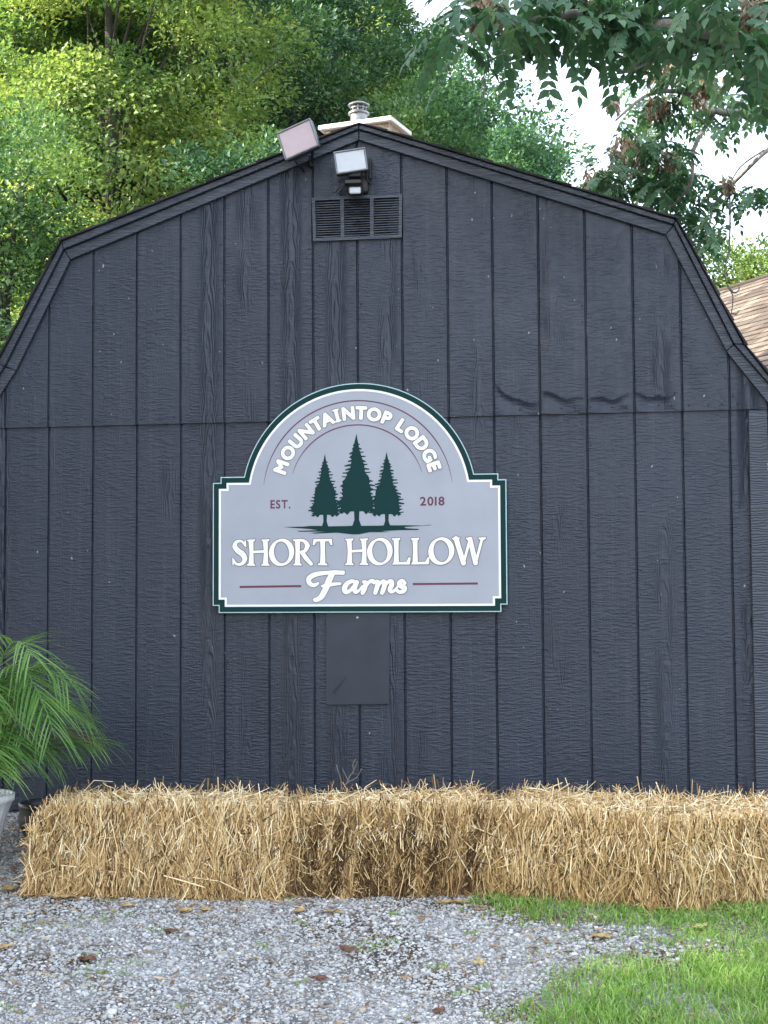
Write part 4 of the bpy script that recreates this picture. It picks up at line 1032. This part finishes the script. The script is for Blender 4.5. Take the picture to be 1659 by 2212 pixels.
# ------------------------------------------------------------------ straw bales
M_straw = tint_mat('straw', [(0.0, (0.03, 0.015, 0.008)), (0.22, (0.13, 0.068, 0.026)), (0.5, (0.50, 0.315, 0.125)), (0.8, (0.84, 0.62, 0.32)), (1.0, (0.95, 0.82, 0.54))], 0.6, 0, 0.22)
def bale(label, c, L, D, H, rz, seed, n, dark=0.0, flakes=0.0, slump=0.0, lean=0.0):
    """c = centre of the base"""
    r_ = np.random.default_rng(seed)
    c = Vector(c); Rz = np.array(Matrix.Rotation(rz, 3, 'Z'))
    def prof(u, w):   # how far the surface is pulled in at position u along the bale (-.5...5), height w
        a = flakes * (0.012 * (np.sin(u * 46 + seed) > 0.55) + 0.020 * (np.sin(u * 23 + 1.3 * seed + w * 2) > 0.80))
        return a + 0.012 * np.sin(u * 17 + seed) + 0.010 * np.sin(w * 15 + u * 9)
    # core
    nu, nw = 60, 14; V = []; Fc = []
    us = np.linspace(-0.5, 0.5, nu); ws = np.linspace(0, 1, nw)
    prof2 = [(-.5, 0)] + [(-.5, k) for k in ()]
    loop = [(-1, 0.0), (-1, .2), (-1, .4), (-1, .6), (-1, .8), (-0.96, 0.95), (-0.85, 1.0), (-.4, 1.0), (0, 1.0), (.4, 1.0), (.85, 1.0), (.96, .95), (1, .7), (1, .35), (1, 0.0)]
    for u in us:
        for (d, w) in loop:
            pin = float(prof(u, w)); e = 0.03 * max(0, abs(u) * 2 - 0.94) / 0.06
            y = d * (D / 2 - 0.016 - e) + (pin if d < -0.5 else 0) - (slump * (1 - w) * 0.03 * -1 if d < 0 else 0) * -1
            z = w * (H - 0.016 - e) - 0.01 * math.sin(u * 11 + seed) * (w > 0.9)
            V.append((u * (L - 0.03), y, z))
    m = len(loop)
    for i in range(nu - 1):
        for k in range(m - 1): Fc.append((i * m + k, (i + 1) * m + k, (i + 1) * m + k + 1, i * m + k + 1))
    Fc.append(tuple(range(m))); Fc.append(tuple((nu - 1) * m + k for k in range(m))[::-1])
    V = np.array(V); core_n = len(V)
    tint = np.full(core_n, 0.08 + 0.06 * (1 - dark))
    # strands
    face = r_.choice(5, n, p=[0.50, 0.28, 0.09, 0.09, 0.04])    # front, top, left end, right end, back
    a = r_.uniform(-0.5, 0.5, n); b = r_.random(n); e = r_.random(n)
    P_ = np.zeros((n, 3)); Dr = np.zeros((n, 3)); No = np.zeros((n, 3))
    f = face == 0; P_[f] = np.stack([a * L, -D / 2 + prof(a, b) - slump * (1 - b) * 0.04, b * H], -1)[f]; No[f] = (0, -1, 0)
    f = face == 1; P_[f] = np.stack([a * L, (b - 0.5) * D, np.full(n, H) - 0.01], -1)[f]; No[f] = (0, 0, 1)
    f = face == 2; P_[f] = np.stack([np.full(n, -L / 2), (e - .5) * D, b * H], -1)[f]; No[f] = (-1, 0, 0)
    f = face == 3; P_[f] = np.stack([np.full(n, L / 2), (e - .5) * D, b * H], -1)[f]; No[f] = (1, 0, 0)
    f = face == 4; P_[f] = np.stack([a * L, np.full(n, D / 2), b * H], -1)[f]; No[f] = (0, 1, 0)
    # rounded shoulders
    ed = np.clip((np.abs(P_[:, 0]) / (L / 2) - 0.88) / 0.12, 0, 1) * (P_[:, 2] > H * 0.8); P_[:, 2] -= ed * 0.035
    P_ += No * r_.normal(0.003, 0.013, (n, 1)) - No * (r_.random((n, 1)) < 0.5) * 0.008
    up = np.array([0, 0, 1.0]); sidev = np.cross(No, up); top = face == 1
    ang = np.where(r_.random(n) < 0.82, r_.normal(0, 0.34, n), r_.uniform(-1.5, 1.5, n))
    Dr = up * np.cos(ang)[:, None] * -1 + sidev * np.sin(ang)[:, None] + No * r_.normal(0.10, 0.16, n)[:, None]
    ta = r_.uniform(0, 6.283, n)
    Dt = np.stack([np.cos(ta), np.sin(ta), np.abs(r_.normal(0.05, 0.30, n))], -1); Dr[top] = Dt[top]
    # strands from the top edge falling over the front
    lip = top & (P_[:, 1] < -D / 2 + 0.07) & (r_.random(n) < 0.8 - 0.5 * (dark > 0.5))
    Dr[lip] = unit(np.stack([r_.normal(0, 0.5, n), -np.ones(n), r_.normal(-0.1, 0.25, n)], -1))[lip]
    Dr = unit(Dr)
    wild = (r_.random(n) < 0.03) & (P_[:, 2] > H * 0.25); Dr[wild] = unit(No[wild] * 0.55 + r_.normal(0, 0.5, (wild.sum(), 3)) + np.array([0, 0, .35]) * top[wild][:, None])
    Ln = r_.gamma(5, 0.018, n) + 0.015; Ln = np.minimum(Ln, 0.2); Ln[wild] = np.minimum(Ln[wild] * 1.15, 0.13)
    Wd = r_.uniform(0.0018, 0.0046, n)
    Nn = unit(No + r_.normal(0, 0.45, (n, 3))); Sd = unit(np.cross(Dr, Nn))
    bend = r_.normal(0, 0.10, n)[:, None] * Ln[:, None]; sag = (-0.10 * Ln ** 1.0)[:, None] * up * lip[:, None] * 4
    S0 = P_ - Dr * Ln[:, None] / 2; S1 = P_ + Sd * bend + No * 0.004; S2 = P_ + Dr * Ln[:, None] / 2 + sag
    for Sx in (S0, S1, S2): Sx[:, 2] = np.maximum(Sx[:, 2], 0.003)
    w = Sd * Wd[:, None] / 2
    SV = np.stack([S0 - w, S0 + w, S1 - w, S1 + w, S2 - w * 0.7, S2 + w * 0.7], 1).reshape(-1, 3)
    k = core_n + np.arange(n) * 6
    SF = np.stack([np.stack([k, k + 1, k + 3, k + 2], -1), np.stack([k + 2, k + 3, k + 5, k + 4], -1)], 1).reshape(-1, 4)
    base_t = np.clip(r_.normal(0.58, 0.25, n), 0.03, 1)
    if dark:  # wet brown straw, with shade of the clefts painted in as dark bands
        pat = np.clip(0.5 + 0.9 * np.sin(P_[:, 0] * 62 + 1.2 * np.sin(P_[:, 2] * 8 + seed)) * np.cos(P_[:, 0] * 11 + seed), 0, 1); wet_shade = dark * (face != 1) * (r_.random(n) < 0.80) * (0.16 + 0.84 * pat) * np.clip((H * 1.0 - P_[:, 2]) / (H * 0.12), 0, 1)
        base_t = base_t * (1 - 0.80 * wet_shade)
    base_t = base_t * (1 - 0.12 * (P_[:, 2] < 0.09))
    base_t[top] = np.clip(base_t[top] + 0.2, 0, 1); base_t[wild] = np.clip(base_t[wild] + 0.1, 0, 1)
    allV = np.concatenate([V, SV]); T = np.concatenate([tint, np.repeat(base_t, 6)])
    allV[:, 0] += lean * allV[:, 2] / H * np.clip(1 - (allV[:, 0] + L / 2) / 0.3, 0, 1)
    allV = allV @ Rz.T + np.array(c)
    # settle on the ground
    gzv = gz(allV[:, 0], allV[:, 1]) - float(gz(c.x, c.y)); allV[:, 2] += gzv
    Fl = [tuple(f_) for f_ in Fc] + [tuple(f_) for f_ in SF.tolist()]
    o = mesh_np('straw_bale', allV, Fl, M_straw, base=c, attr=T); tag(o, label, 'straw bale', 'straw bales in a row before the barn')
    return o
def bale_px(label, pxl, pxr, pyb_l, pyb_r, H, D, seed, n, **kw):
    a, b = on_ground(pxl, pyb_l), on_ground(pxr, pyb_r)
    d = b - a; rz = math.atan2(d.y, d.x); L = math.hypot(d.x, d.y); nrm = Vector((-math.sin(rz), math.cos(rz), 0))
    c = (a + b) / 2 + nrm * D / 2; c.z = float(gz(c.x, c.y))
    return bale(label, c, L, D, H, rz, seed, n, **kw), (a, b, L, rz)
B = []
B.append(bale_px('golden straw bale at the left end of the row, beside the black pot', 66, 610, 1930, 1937, 0.290, 0.43, 1, 30000, slump=0.8, lean=0.025)[1])
B.append(bale_px('darker weathered brown straw bale, second from the left', 612, 1062, 1937, 1932, 0.280, 0.43, 2, 30000, dark=1.0, flakes=1.0)[1])
B.append(bale_px('shaggy pale straw bale angled forward, standing in the grass right of the dark bale', 1040, 1430, 1927, 1962, 0.274, 0.42, 3, 25000, dark=0.15, slump=0.5)[1])
B.append(bale_px('straw bale at the right end of the row, cut off by the picture edge', 1428, 1760, 1963, 1945, 0.262, 0.42, 4, 21000, dark=0.1, slump=0.4)[1])
print('BALES', [(round(b[2], 2), round(math.degrees(b[3]), 1), tuple(round(v, 2) for v in b[0])) for b in B])

# dry weed standing behind the dark bale
mb = MB(); Yw = -0.45
for P_ in (((735, 1712), (738, 1690), (731, 1668), (727, 1652)), ((738, 1712), (748, 1692), (770, 1680), (781, 1660)), ((748, 1695), (756, 1676), (766, 1668)), ((752, 1686), (745, 1672), (740, 1660)), ((760, 1672), (768, 1655), (772, 1645)), ((764, 1664), (762, 1652), (768, 1640))):
    C_ = catm([at(a, b, Yw) for a, b in P_], 4); mb.tube(C_, 0.0022, 5)
pw = at(738, 1712, Yw); mb.tube([Vector((pw.x, Yw, float(gz(pw.x, Yw)) - 0.01)), pw], 0.003, 5)
wd = mb.build('dry_weed', M_twig, base=(pw.x, Yw, float(gz(pw.x, Yw)))); tag(wd, 'dry branching weed stalk sticking up behind the dark bale', 'weed')

# ------------------------------------------------------------------ potted palm and black pot
def flower_pot(name, label, c, prof, mat, flute=0, nf=0, soilr=0.1, soilz=0.1, cat='pot'):
    root = empty(name, c); tag(root, label, cat)
    mb = MB(); mb.lathe(c, prof, 96, flute, nf); mb.build('pot', mat, root, sm=True)
    mb = MB(); mb.lathe(c, [(0.001, soilz + 0.01), (soilr * 0.6, soilz + 0.008), (soilr, soilz)], 24); mb.build('soil', plain('potting_soil', (0.03, 0.02, 0.014), 1, 0, 60, 0.5), root)
    return root
pr_ = at(24, 1716, -0.85); rim = 0.175
pcx = pr_.x - rim; pz = float(gz(pcx, -0.85)); ph = pr_.z - pz
palm = flower_pot('potted_palm', 'feathery green palm in a white fluted pot at the left edge', (pcx, -0.85, pz),
    [(0.001, 0.0), (0.105, 0.0), (0.112, 0.012), (0.13, ph * 0.4), (0.155, ph * 0.75), (0.172, ph - 0.03), (0.178, ph - 0.028), (0.180, ph), (0.170, ph), (0.165, ph - 0.03)], plain('white_glazed_pot', (0.82, 0.84, 0.86), 0.3, 0, 10, 0.05), 0.014, 28, 0.166, ph - 0.035, 'potted palm')
M_palm = leaf_mat('palm_leaflet', (0.035, 0.10, 0.02), (0.11, 0.24, 0.05), (0.30, 0.44, 0.13), 0.3, 0.35, (0.30, 0.20, 0.10))
M_stem = plain('palm_stem', (0.12, 0.17, 0.05), 0.5)
r_ = random.Random(12); base = Vector((pcx, -0.85, pz + ph - 0.03))
fr = []
for k in range(40):
    az = r_.uniform(0, 2 * math.pi) if k > 16 else R(r_.uniform(-75, 35))
    fr.append((az, r_.uniform(0.32, 0.60), r_.uniform(0.15, 0.95), r_.uniform(0.3, 1.0)))
for az, Ln, rise, dr in fr:
    h = Vector((math.cos(az), math.sin(az), 0)); pts = []; n = 22
    for i in range(n + 1):
        t = i / n; pts.append(base + h * (0.02 + Ln * (0.9 * t + 0.1 * t * t)) + Vector((0, 0, rise * 1.55 * t * (1.25 - t * (0.75 + 0.40 * dr)) + 0.12 * t)))
    V, Fs, T = [], [], []; mbs = MB(); mbs.tube(pts[::2], [0.0045 - 0.003 * i / (n / 2) for i in range(len(pts[::2]))], 5)
    stem_v, stem_f = mbs.v, mbs.f
    sdv = h.cross(Vector((0, 0, 1))); tn = r_.uniform(0.25, 0.75); brown = r_.random() < 0.01
    for i in range(4, n + 1):
        for half in ((0, 1) if i % 3 == 0 else (0,)):
            for s_ in (-1, 1):
                i2 = min(n, i + half * 0.5); a = pts[i - 1].lerp(pts[min(i, n)], half * 0.5 + 0.25)
                tg = (pts[min(i, n)] - pts[i - 1]).normalized(); t = i / n
                ll = (0.11 + 0.13 * math.sin(math.pi * min(1, t * 0.95))) * r_.uniform(0.85, 1.15)
                d0 = (sdv * s_ * 0.95 + tg * (0.75 + 0.5 * t) + Vector((0, 0, 0.12))).normalized(); g_ = r_.uniform(0.1, 0.7)
                L_ = [a + d0 * ll * q_ + Vector((0, 0, -ll * g_ * q_ * q_)) for q_ in (0, 0.3, 0.6, 0.85, 1.0)]
                wv = (tg.cross(d0)).cross(d0).normalized(); kk = len(V)
                for P_, ww in zip(L_, (0.0016, 0.0036, 0.0032, 0.0020, 0.0005)): V += [P_ - wv * ww, P_ + wv * ww]
                Fs += [(kk + 2 * q_, kk + 2 * q_ + 1, kk + 2 * q_ + 3, kk + 2 * q_ + 2) for q_ in range(4)]
                tt = 1.0 if (brown and r_.random() < 0.6) else min(0.9, max(0, tn + r_.uniform(-.2, .2))); T += [tt] * 10
    k0 = len(V); V += [Vector(v) for v in stem_v]; Fs += [tuple(i + k0 for i in f) for f in stem_f]; T += [0.6] * len(stem_v)
    mesh_np('frond', [tuple(v) for v in V], Fs, M_palm, palm, attr=T)
bpx = at(44, 1770, -0.50); br0 = 0.155; bx = bpx.x + br0; bz = float(gz(bx, -0.5))
flower_pot('plant_pot', 'rounded black pot half hidden behind the left end of the first bale', (bx, -0.50, bz),
    [(0.001, 0), (0.10, 0), (0.125, 0.025), (0.150, 0.075), (0.156, 0.12), (0.15, 0.15), (0.155, 0.162), (0.155, 0.178), (0.142, 0.178), (0.14, 0.15)], M_black, 0, 0, 0.142, 0.14)

# ------------------------------------------------------------------ gravel, grass, fallen leaves
def grass_mask(px, py):
    """how grassy each ground spot is (0..1)"""
    px = px + 28 * np.sin(py * 0.045 + 0.02 * px) + 18 * np.sin(py * 0.11 + px * 0.05); py = py + 10 * np.sin(px * 0.06) + 7 * np.sin(px * 0.15 + 1)
    e1 = smooth(1010, 1110, px) * smooth(1925, 1940, py) * (1 - smooth(1972 + (px - 1050) * 0.03, 2008 + (px - 1050) * 0.07, py))
    e2 = smooth(1120, 1260, px + (py - 2120) * 0.5) * smooth(2055, 2125, py + (px - 1300) * 0.16)
    e3 = (0.45 + 0.4 * smooth(1450, 1560, px)) * smooth(1300, 1560, px + (py - 2000) * 0.8) * smooth(1960, 1990, py)
    return np.clip(np.maximum(np.maximum(e1, e2), e3), 0, 1)
def sample_ground(n, x0=-2.2, x1=3.9, y0=-3.6, y1=-0.02, margin=60):
    x = rng.uniform(x0, x1, n); y = rng.uniform(y0, y1, n); P_ = np.stack([x, y, gz(x, y)], -1); px, py = project(P_)
    k = (px > -margin * 4) & (px < 1659 + margin * 9) & (py < 2212 + margin * 3)
    return P_[k], px[k], py[k]
def patch(P_, s, ph=0): return 0.5 + 0.5 * np.sin(P_[:, 0] * s + 1.3 * np.sin(P_[:, 1] * s * 0.8 + ph) + ph) * np.cos(P_[:, 1] * s * 1.1 + np.sin(P_[:, 0] * s * 0.6))
# stones
M_stones = tint_mat('limestone_gravel', [(0.0, (0.16, 0.155, 0.145)), (0.3, (0.34, 0.332, 0.318)), (0.6, (0.48, 0.475, 0.46)), (0.85, (0.60, 0.595, 0.58)), (0.97, (0.76, 0.755, 0.74)), (1.0, (0.30, 0.22, 0.15))], 0.85, 140)
P_, px, py = sample_ground(245000)
gm = grass_mask(px, py); keep = rng.random(len(P_)) > gm * 0.93 + 0.15 * (patch(P_, 3.1, 2) > 0.8); P_ = P_[keep]; gm = gm[keep]; px = px[keep]
n = len(P_); print('STONES', n)
ph_ = (1 + 5 ** 0.5) / 2
ico = unit(np.array([(-1, ph_, 0), (1, ph_, 0), (-1, -ph_, 0), (1, -ph_, 0), (0, -1, ph_), (0, 1, ph_), (0, -1, -ph_), (0, 1, -ph_), (ph_, 0, -1), (ph_, 0, 1), (-ph_, 0, -1), (-ph_, 0, 1)], float))
icf = np.array([(0, 11, 5), (0, 5, 1), (0, 1, 7), (0, 7, 10), (0, 10, 11), (1, 5, 9), (5, 11, 4), (11, 10, 2), (10, 7, 6), (7, 1, 8), (3, 9, 4), (3, 4, 2), (3, 2, 6), (3, 6, 8), (3, 8, 9), (4, 9, 5), (2, 4, 11), (6, 2, 10), (8, 6, 7), (9, 8, 1)])
sz = rng.gamma(1.8, 0.0013, n) + 0.0023; sz = np.minimum(sz, 0.014)
S3 = sz[:, None] * np.stack([rng.uniform(0.8, 1.5, n), rng.uniform(0.7, 1.1, n), rng.uniform(0.45, 0.8, n)], -1)
V = ico[None] * (1 + rng.normal(0, 0.16, (n, 12, 1))) * S3[:, None]
a = rng.uniform(0, 6.283, n); b = rng.normal(0, 0.35, n); ca, sa = np.cos(a)[:, None], np.sin(a)[:, None]
cb, sb = np.cos(b)[:, None], np.sin(b)[:, None]
Y_, Z_ = V[:, :, 1] * cb - V[:, :, 2] * sb, V[:, :, 1] * sb + V[:, :, 2] * cb
V = np.stack([V[:, :, 0] * ca - Y_ * sa, V[:, :, 0] * sa + Y_ * ca, Z_], -1) + P_[:, None] + np.array([0, 0, 0.0])
V[:, :, 2] += (sz * rng.uniform(-0.1, 0.45, n))[:, None]
Fc = (np.arange(n)[:, None, None] * 12 + icf[None]).reshape(-1, 3)
tn = np.clip(rng.normal(0.56, 0.2, n) + 0.06 * (px > 700), 0, 0.97); tn[rng.random(n) < 0.03] = 1.0
tag(mesh_np('gravel', V.reshape(-1, 3), Fc, M_stones, attr=np.repeat(tn, 12)), 'loose pale grey crushed gravel covering the yard', 'gravel', kind='stuff')
# grass
M_grass = leaf_mat('grass_blade', (0.09, 0.20, 0.03), (0.25, 0.44, 0.09), (0.46, 0.64, 0.20), 0.35, 0.45, (0.42, 0.33, 0.17))
def blades(P_, h, w, lean, tint):
    n = len(P_); a = rng.uniform(0, 6.283, n); d = np.stack([np.cos(a), np.sin(a), np.zeros(n)], -1); s = np.stack([-np.sin(a), np.cos(a), np.zeros(n)], -1)
    b = rng.uniform(0, 6.283, n); s = np.stack([np.cos(b), np.sin(b), np.zeros(n)], -1)
    lv = []
    for t, ww in ((0, 1.0), (0.35, 0.95), (0.7, 0.7), (1.0, 0.08)):
        c_ = P_ + np.array([0, 0, 1.0]) * (h * (t - 0.42 * lean * t * t))[:, None] + d * (h * lean * t * t * 0.9)[:, None]
        lv += [c_ - s * (w * ww)[:, None] / 2, c_ + s * (w * ww)[:, None] / 2]
    V = np.stack(lv, 1).reshape(-1, 3); k = np.arange(n) * 8
    Fc = np.concatenate([np.stack([k + 2 * i, k + 2 * i + 1, k + 2 * i + 3, k + 2 * i + 2], -1) for i in range(3)])
    return V, Fc, np.repeat(tint, 8)
P_, px, py = sample_ground(470000); gm = grass_mask(px, py)
tuft = 0.12 + 0.88 * np.clip(patch(P_, 7.0, 1) * 0.7 + patch(P_, 17.0, 3) * 0.6 - 0.12, 0, 1)
dens = gm * tuft * 0.95 
weeds = (1 - gm) * (0.30 * (patch(P_, 5.3, 4) > 0.93) + 0.75 * (patch(P_, 11.0, 2) > 0.97) + 0.10 * smooth(1000, 1300, px)) * smooth(1880, 1960, py) * (0.25 + 0.75 * smooth(-200, 900, px))
keep = rng.random(len(P_)) < np.maximum(dens, weeds); P_, gm, py, px = P_[keep], gm[keep], py[keep], px[keep]; n = len(P_); print('GRASS', n)
near_ = smooth(2010, 2110, py)
h = (0.016 + 0.022 * gm + 0.042 * near_ * gm * patch(P_, 6.0, 3)) * rng.uniform(0.5, 1.35, n); w = rng.uniform(0.0024, 0.0045, n)
tint = np.clip(rng.normal(0.55, 0.27, n), 0, 0.9); tint[rng.random(n) < 0.035 + 0.20 * (gm < 0.5)] = 1.0
V, Fc, T = blades(P_, h, w, rng.uniform(0.2, 1.1, n), tint)
tag(mesh_np('grass', V, Fc, M_grass, attr=T), 'short green grass along the bales and in the lower right corner', 'grass', kind='stuff')
# low clover and weeds at the foot of the bales
P_, px, py = sample_ground(60000); gm = grass_mask(px, py)
dens = gm * (0.16 + 0.3 * (px > 1380) * (py < 2030)) * (patch(P_, 6.5, 5) > 0.35)
keep = rng.random(len(P_)) < dens; P_ = P_[keep]; n = len(P_); P_[:, 2] += rng.uniform(0.008, 0.028, n)
L = rng.uniform(0.008, 0.016, n); D = unit(np.stack([rng.normal(size=n), rng.normal(size=n), rng.normal(0, .3, n)], -1))
V, Fc = leaf8(P_, D, unit(np.array([0, 0, 1.0]) + rng.normal(0, 0.4, (n, 3))), L, L * 0.9, 0.1, 0.1)
tag(mesh_np('clover', V, Fc, M_grass, attr=np.repeat(np.clip(rng.normal(0.6, 0.15, n), 0, 0.9), 9)), 'low clover and broad weeds among the grass', 'clover', kind='stuff')
# chaff, straw bits and leaf crumbs on the gravel
M_litter = tint_mat('dry_litter', [(0, (0.07, 0.035, 0.02)), (0.4, (0.24, 0.13, 0.06)), (1, (0.55, 0.42, 0.25))], 0.8)
P_, px, py = sample_ground(36000)
dist = np.clip((py - 1925) / 150, 0, 1)
keep = (rng.random(len(P_)) < 0.24 + 0.35 * smooth(900, 1150, px) * (py < 2110) + 0.30 * (1 - dist) ** 2 + 0.22 * (patch(P_, 2.3, 1) > 0.7) + 0.25 * (px < 90) * (py < 1940)) ; P_ = P_[keep]; n = len(P_); P_[:, 2] += 0.010
D = unit(np.stack([rng.normal(size=n), rng.normal(size=n), rng.normal(0, .12, n)], -1)); L = rng.gamma(2.5, 0.010, n) + 0.006; thin = rng.random(n) < 0.22; L[thin] = rng.uniform(0.05, 0.15, thin.sum()); D[thin, 2] = 0
V, Fc = leaf_arrays(P_, D, unit(np.array([0, 0, 1.0]) + rng.normal(0, 0.3, (n, 3))), L, np.where(thin, 0.0035, np.minimum(L * 0.5, rng.uniform(0.003, 0.013, n))), 0.1)
tag(mesh_np('straw_litter', V, Fc, M_litter, attr=np.repeat(np.where(thin, 0.9, rng.random(n)), 4)), 'scattered straw bits and brown leaf crumbs on the gravel', 'litter', kind='stuff')

M_fy = NT('fallen_leaf_yellow'); M_fy = M_fy.P(Base_Color=M_fy.ramp(M_fy.noise(M_fy.obj(), 40, 4), [(0.3, (0.36, 0.20, 0.07)), (0.65, (0.62, 0.45, 0.20))]), Roughness=0.6)
M_fb = NT('fallen_leaf_brown'); M_fb = M_fb.P(Base_Color=M_fb.ramp(M_fb.noise(M_fb.obj(), 40, 4), [(0.3, (0.09, 0.035, 0.02)), (0.7, (0.24, 0.11, 0.06))]), Roughness=0.7)
M_fl = plain('fallen_leaf_lemon', (0.62, 0.52, 0.20), 0.5, 0, 60, 0.2)
FL = [
 (20, 1927, 0.075, 'y', 'pale tan fallen leaf on the gravel at the left picture edge'),
 (72, 1939, 0.060, 'y', 'small orange fallen leaf below the left corner of the first bale'),
 (139, 1945, 0.085, 'y', 'large tan fallen leaf lying flat before the left bale'),
 (245, 1941, 0.055, 'y', 'curled tan fallen leaf before the middle of the left bale'),
 (474, 1936, 0.070, 'y', 'bright tan fallen leaf standing against the foot of the left bale'),
 (275, 1963, 0.045, 'y', 'small ochre fallen leaf on open gravel below the left bale'),
 (402, 1974, 0.060, 'y', 'ochre fallen leaf in the weeds left of its smaller neighbour, before the left bale'),
 (444, 1969, 0.045, 'y', 'small folded leaf in the weeds right of the larger ochre leaf'),
 (648, 1973, 0.050, 'y', 'narrow upright tan leaf in the low weeds before the dark bale'),
 (722, 1975, 0.058, 'y', 'yellow leaf beside the green weed tuft before the dark bale'),
 (959, 1955, 0.058, 'y', 'peach coloured leaf at the right foot of the dark bale'),
 (992, 1954, 0.045, 'y', 'smaller tan leaf right of the peach leaf at the end of the dark bale'),
 (1297, 2030, 0.060, 'y', 'oval peach leaf at the edge of the grass and gravel'),
 (1035, 2085, 0.045, 'l', 'pale yellow leaf lying on the gravel before the grass'),
 (1513, 2008, 0.050, 'l', 'yellow leaf upright in the grass below the right bale'),
 (370, 2016, 0.045, 'b', 'dark red brown curled leaf on open gravel, left half of the yard'),
 (749, 2057, 0.055, 'b', 'crumpled orange brown leaf on the gravel, middle of the yard'),
 (689, 2122, 0.045, 'b', 'dark brown leaf scrap on the gravel below the crumpled orange brown leaf'),
 (949, 2191, 0.045, 'b', 'nearly black leaf scrap near the bottom edge, centre right'),
 (1413, 2206, 0.040, 'b', 'dark leaf scrap in the grass at the bottom edge'),
 (188, 2080, 0.060, 'b', 'patch like crumbled brown leaf on the left gravel'),
 (12, 2052, 0.050, 'y', 'tan leaf at the left picture edge below the gravel weeds'),
]
def fallen(P_, size, mt, label, seed):
    r_ = random.Random(seed); a = r_.uniform(0, 6.283); n = 10; V = []; C_, S_ = math.cos(a), math.sin(a)
    curl = r_.uniform(0.2, 0.9); asp = r_.uniform(0.5, 0.75)
    for i in range(n + 1):
        t = i / n; wid = math.sin(math.pi * t ** 0.8) ** 0.8 * asp * (1 + 0.12 * math.sin(i * 3.1)) / 2
        for k in range(-2, 3):
            u, v_ = (t - 0.5), wid * k / 2; z = curl * (v_ * v_ * 1.4 + (t - 0.4) ** 2 * 0.5) + 0.03 * math.sin(i * 2 + k)
            V.append((P_.x + size * (u * C_ - v_ * S_), P_.y + size * (u * S_ + v_ * C_), P_.z + size * z + 0.010))
    Fs = [(i * 5 + k, (i + 1) * 5 + k, (i + 1) * 5 + k + 1, i * 5 + k + 1) for i in range(n) for k in range(4)]
    o = mesh_np('fallen_leaf', V, Fs, mt, base=P_, smooth_=True); md = o.modifiers.new('thick', 'SOLIDIFY'); md.thickness = 0.0006
    tag(o, label, 'leaf', 'fallen leaves on the ground')
for k, (px, py, s_, c_, lb) in enumerate(FL):
    fallen(on_ground(px, py), s_ * 1.35, {'y': M_fy, 'b': M_fb, 'l': M_fl}[c_], lb, k)
pp = at(255, 1712, -0.9); fallen(Vector((pp.x, -0.9, float(gz(pp.x, -0.9)) + 0.295)), 0.07, M_fl, 'pale yellow leaf on top of the left bale', 91)
pp = at(1325, 1742, -1.2); fallen(Vector((pp.x, -1.2, float(gz(pp.x, -1.2)) + 0.295)), 0.07, M_fl, 'bright yellow leaf on top of the angled pale bale', 92)
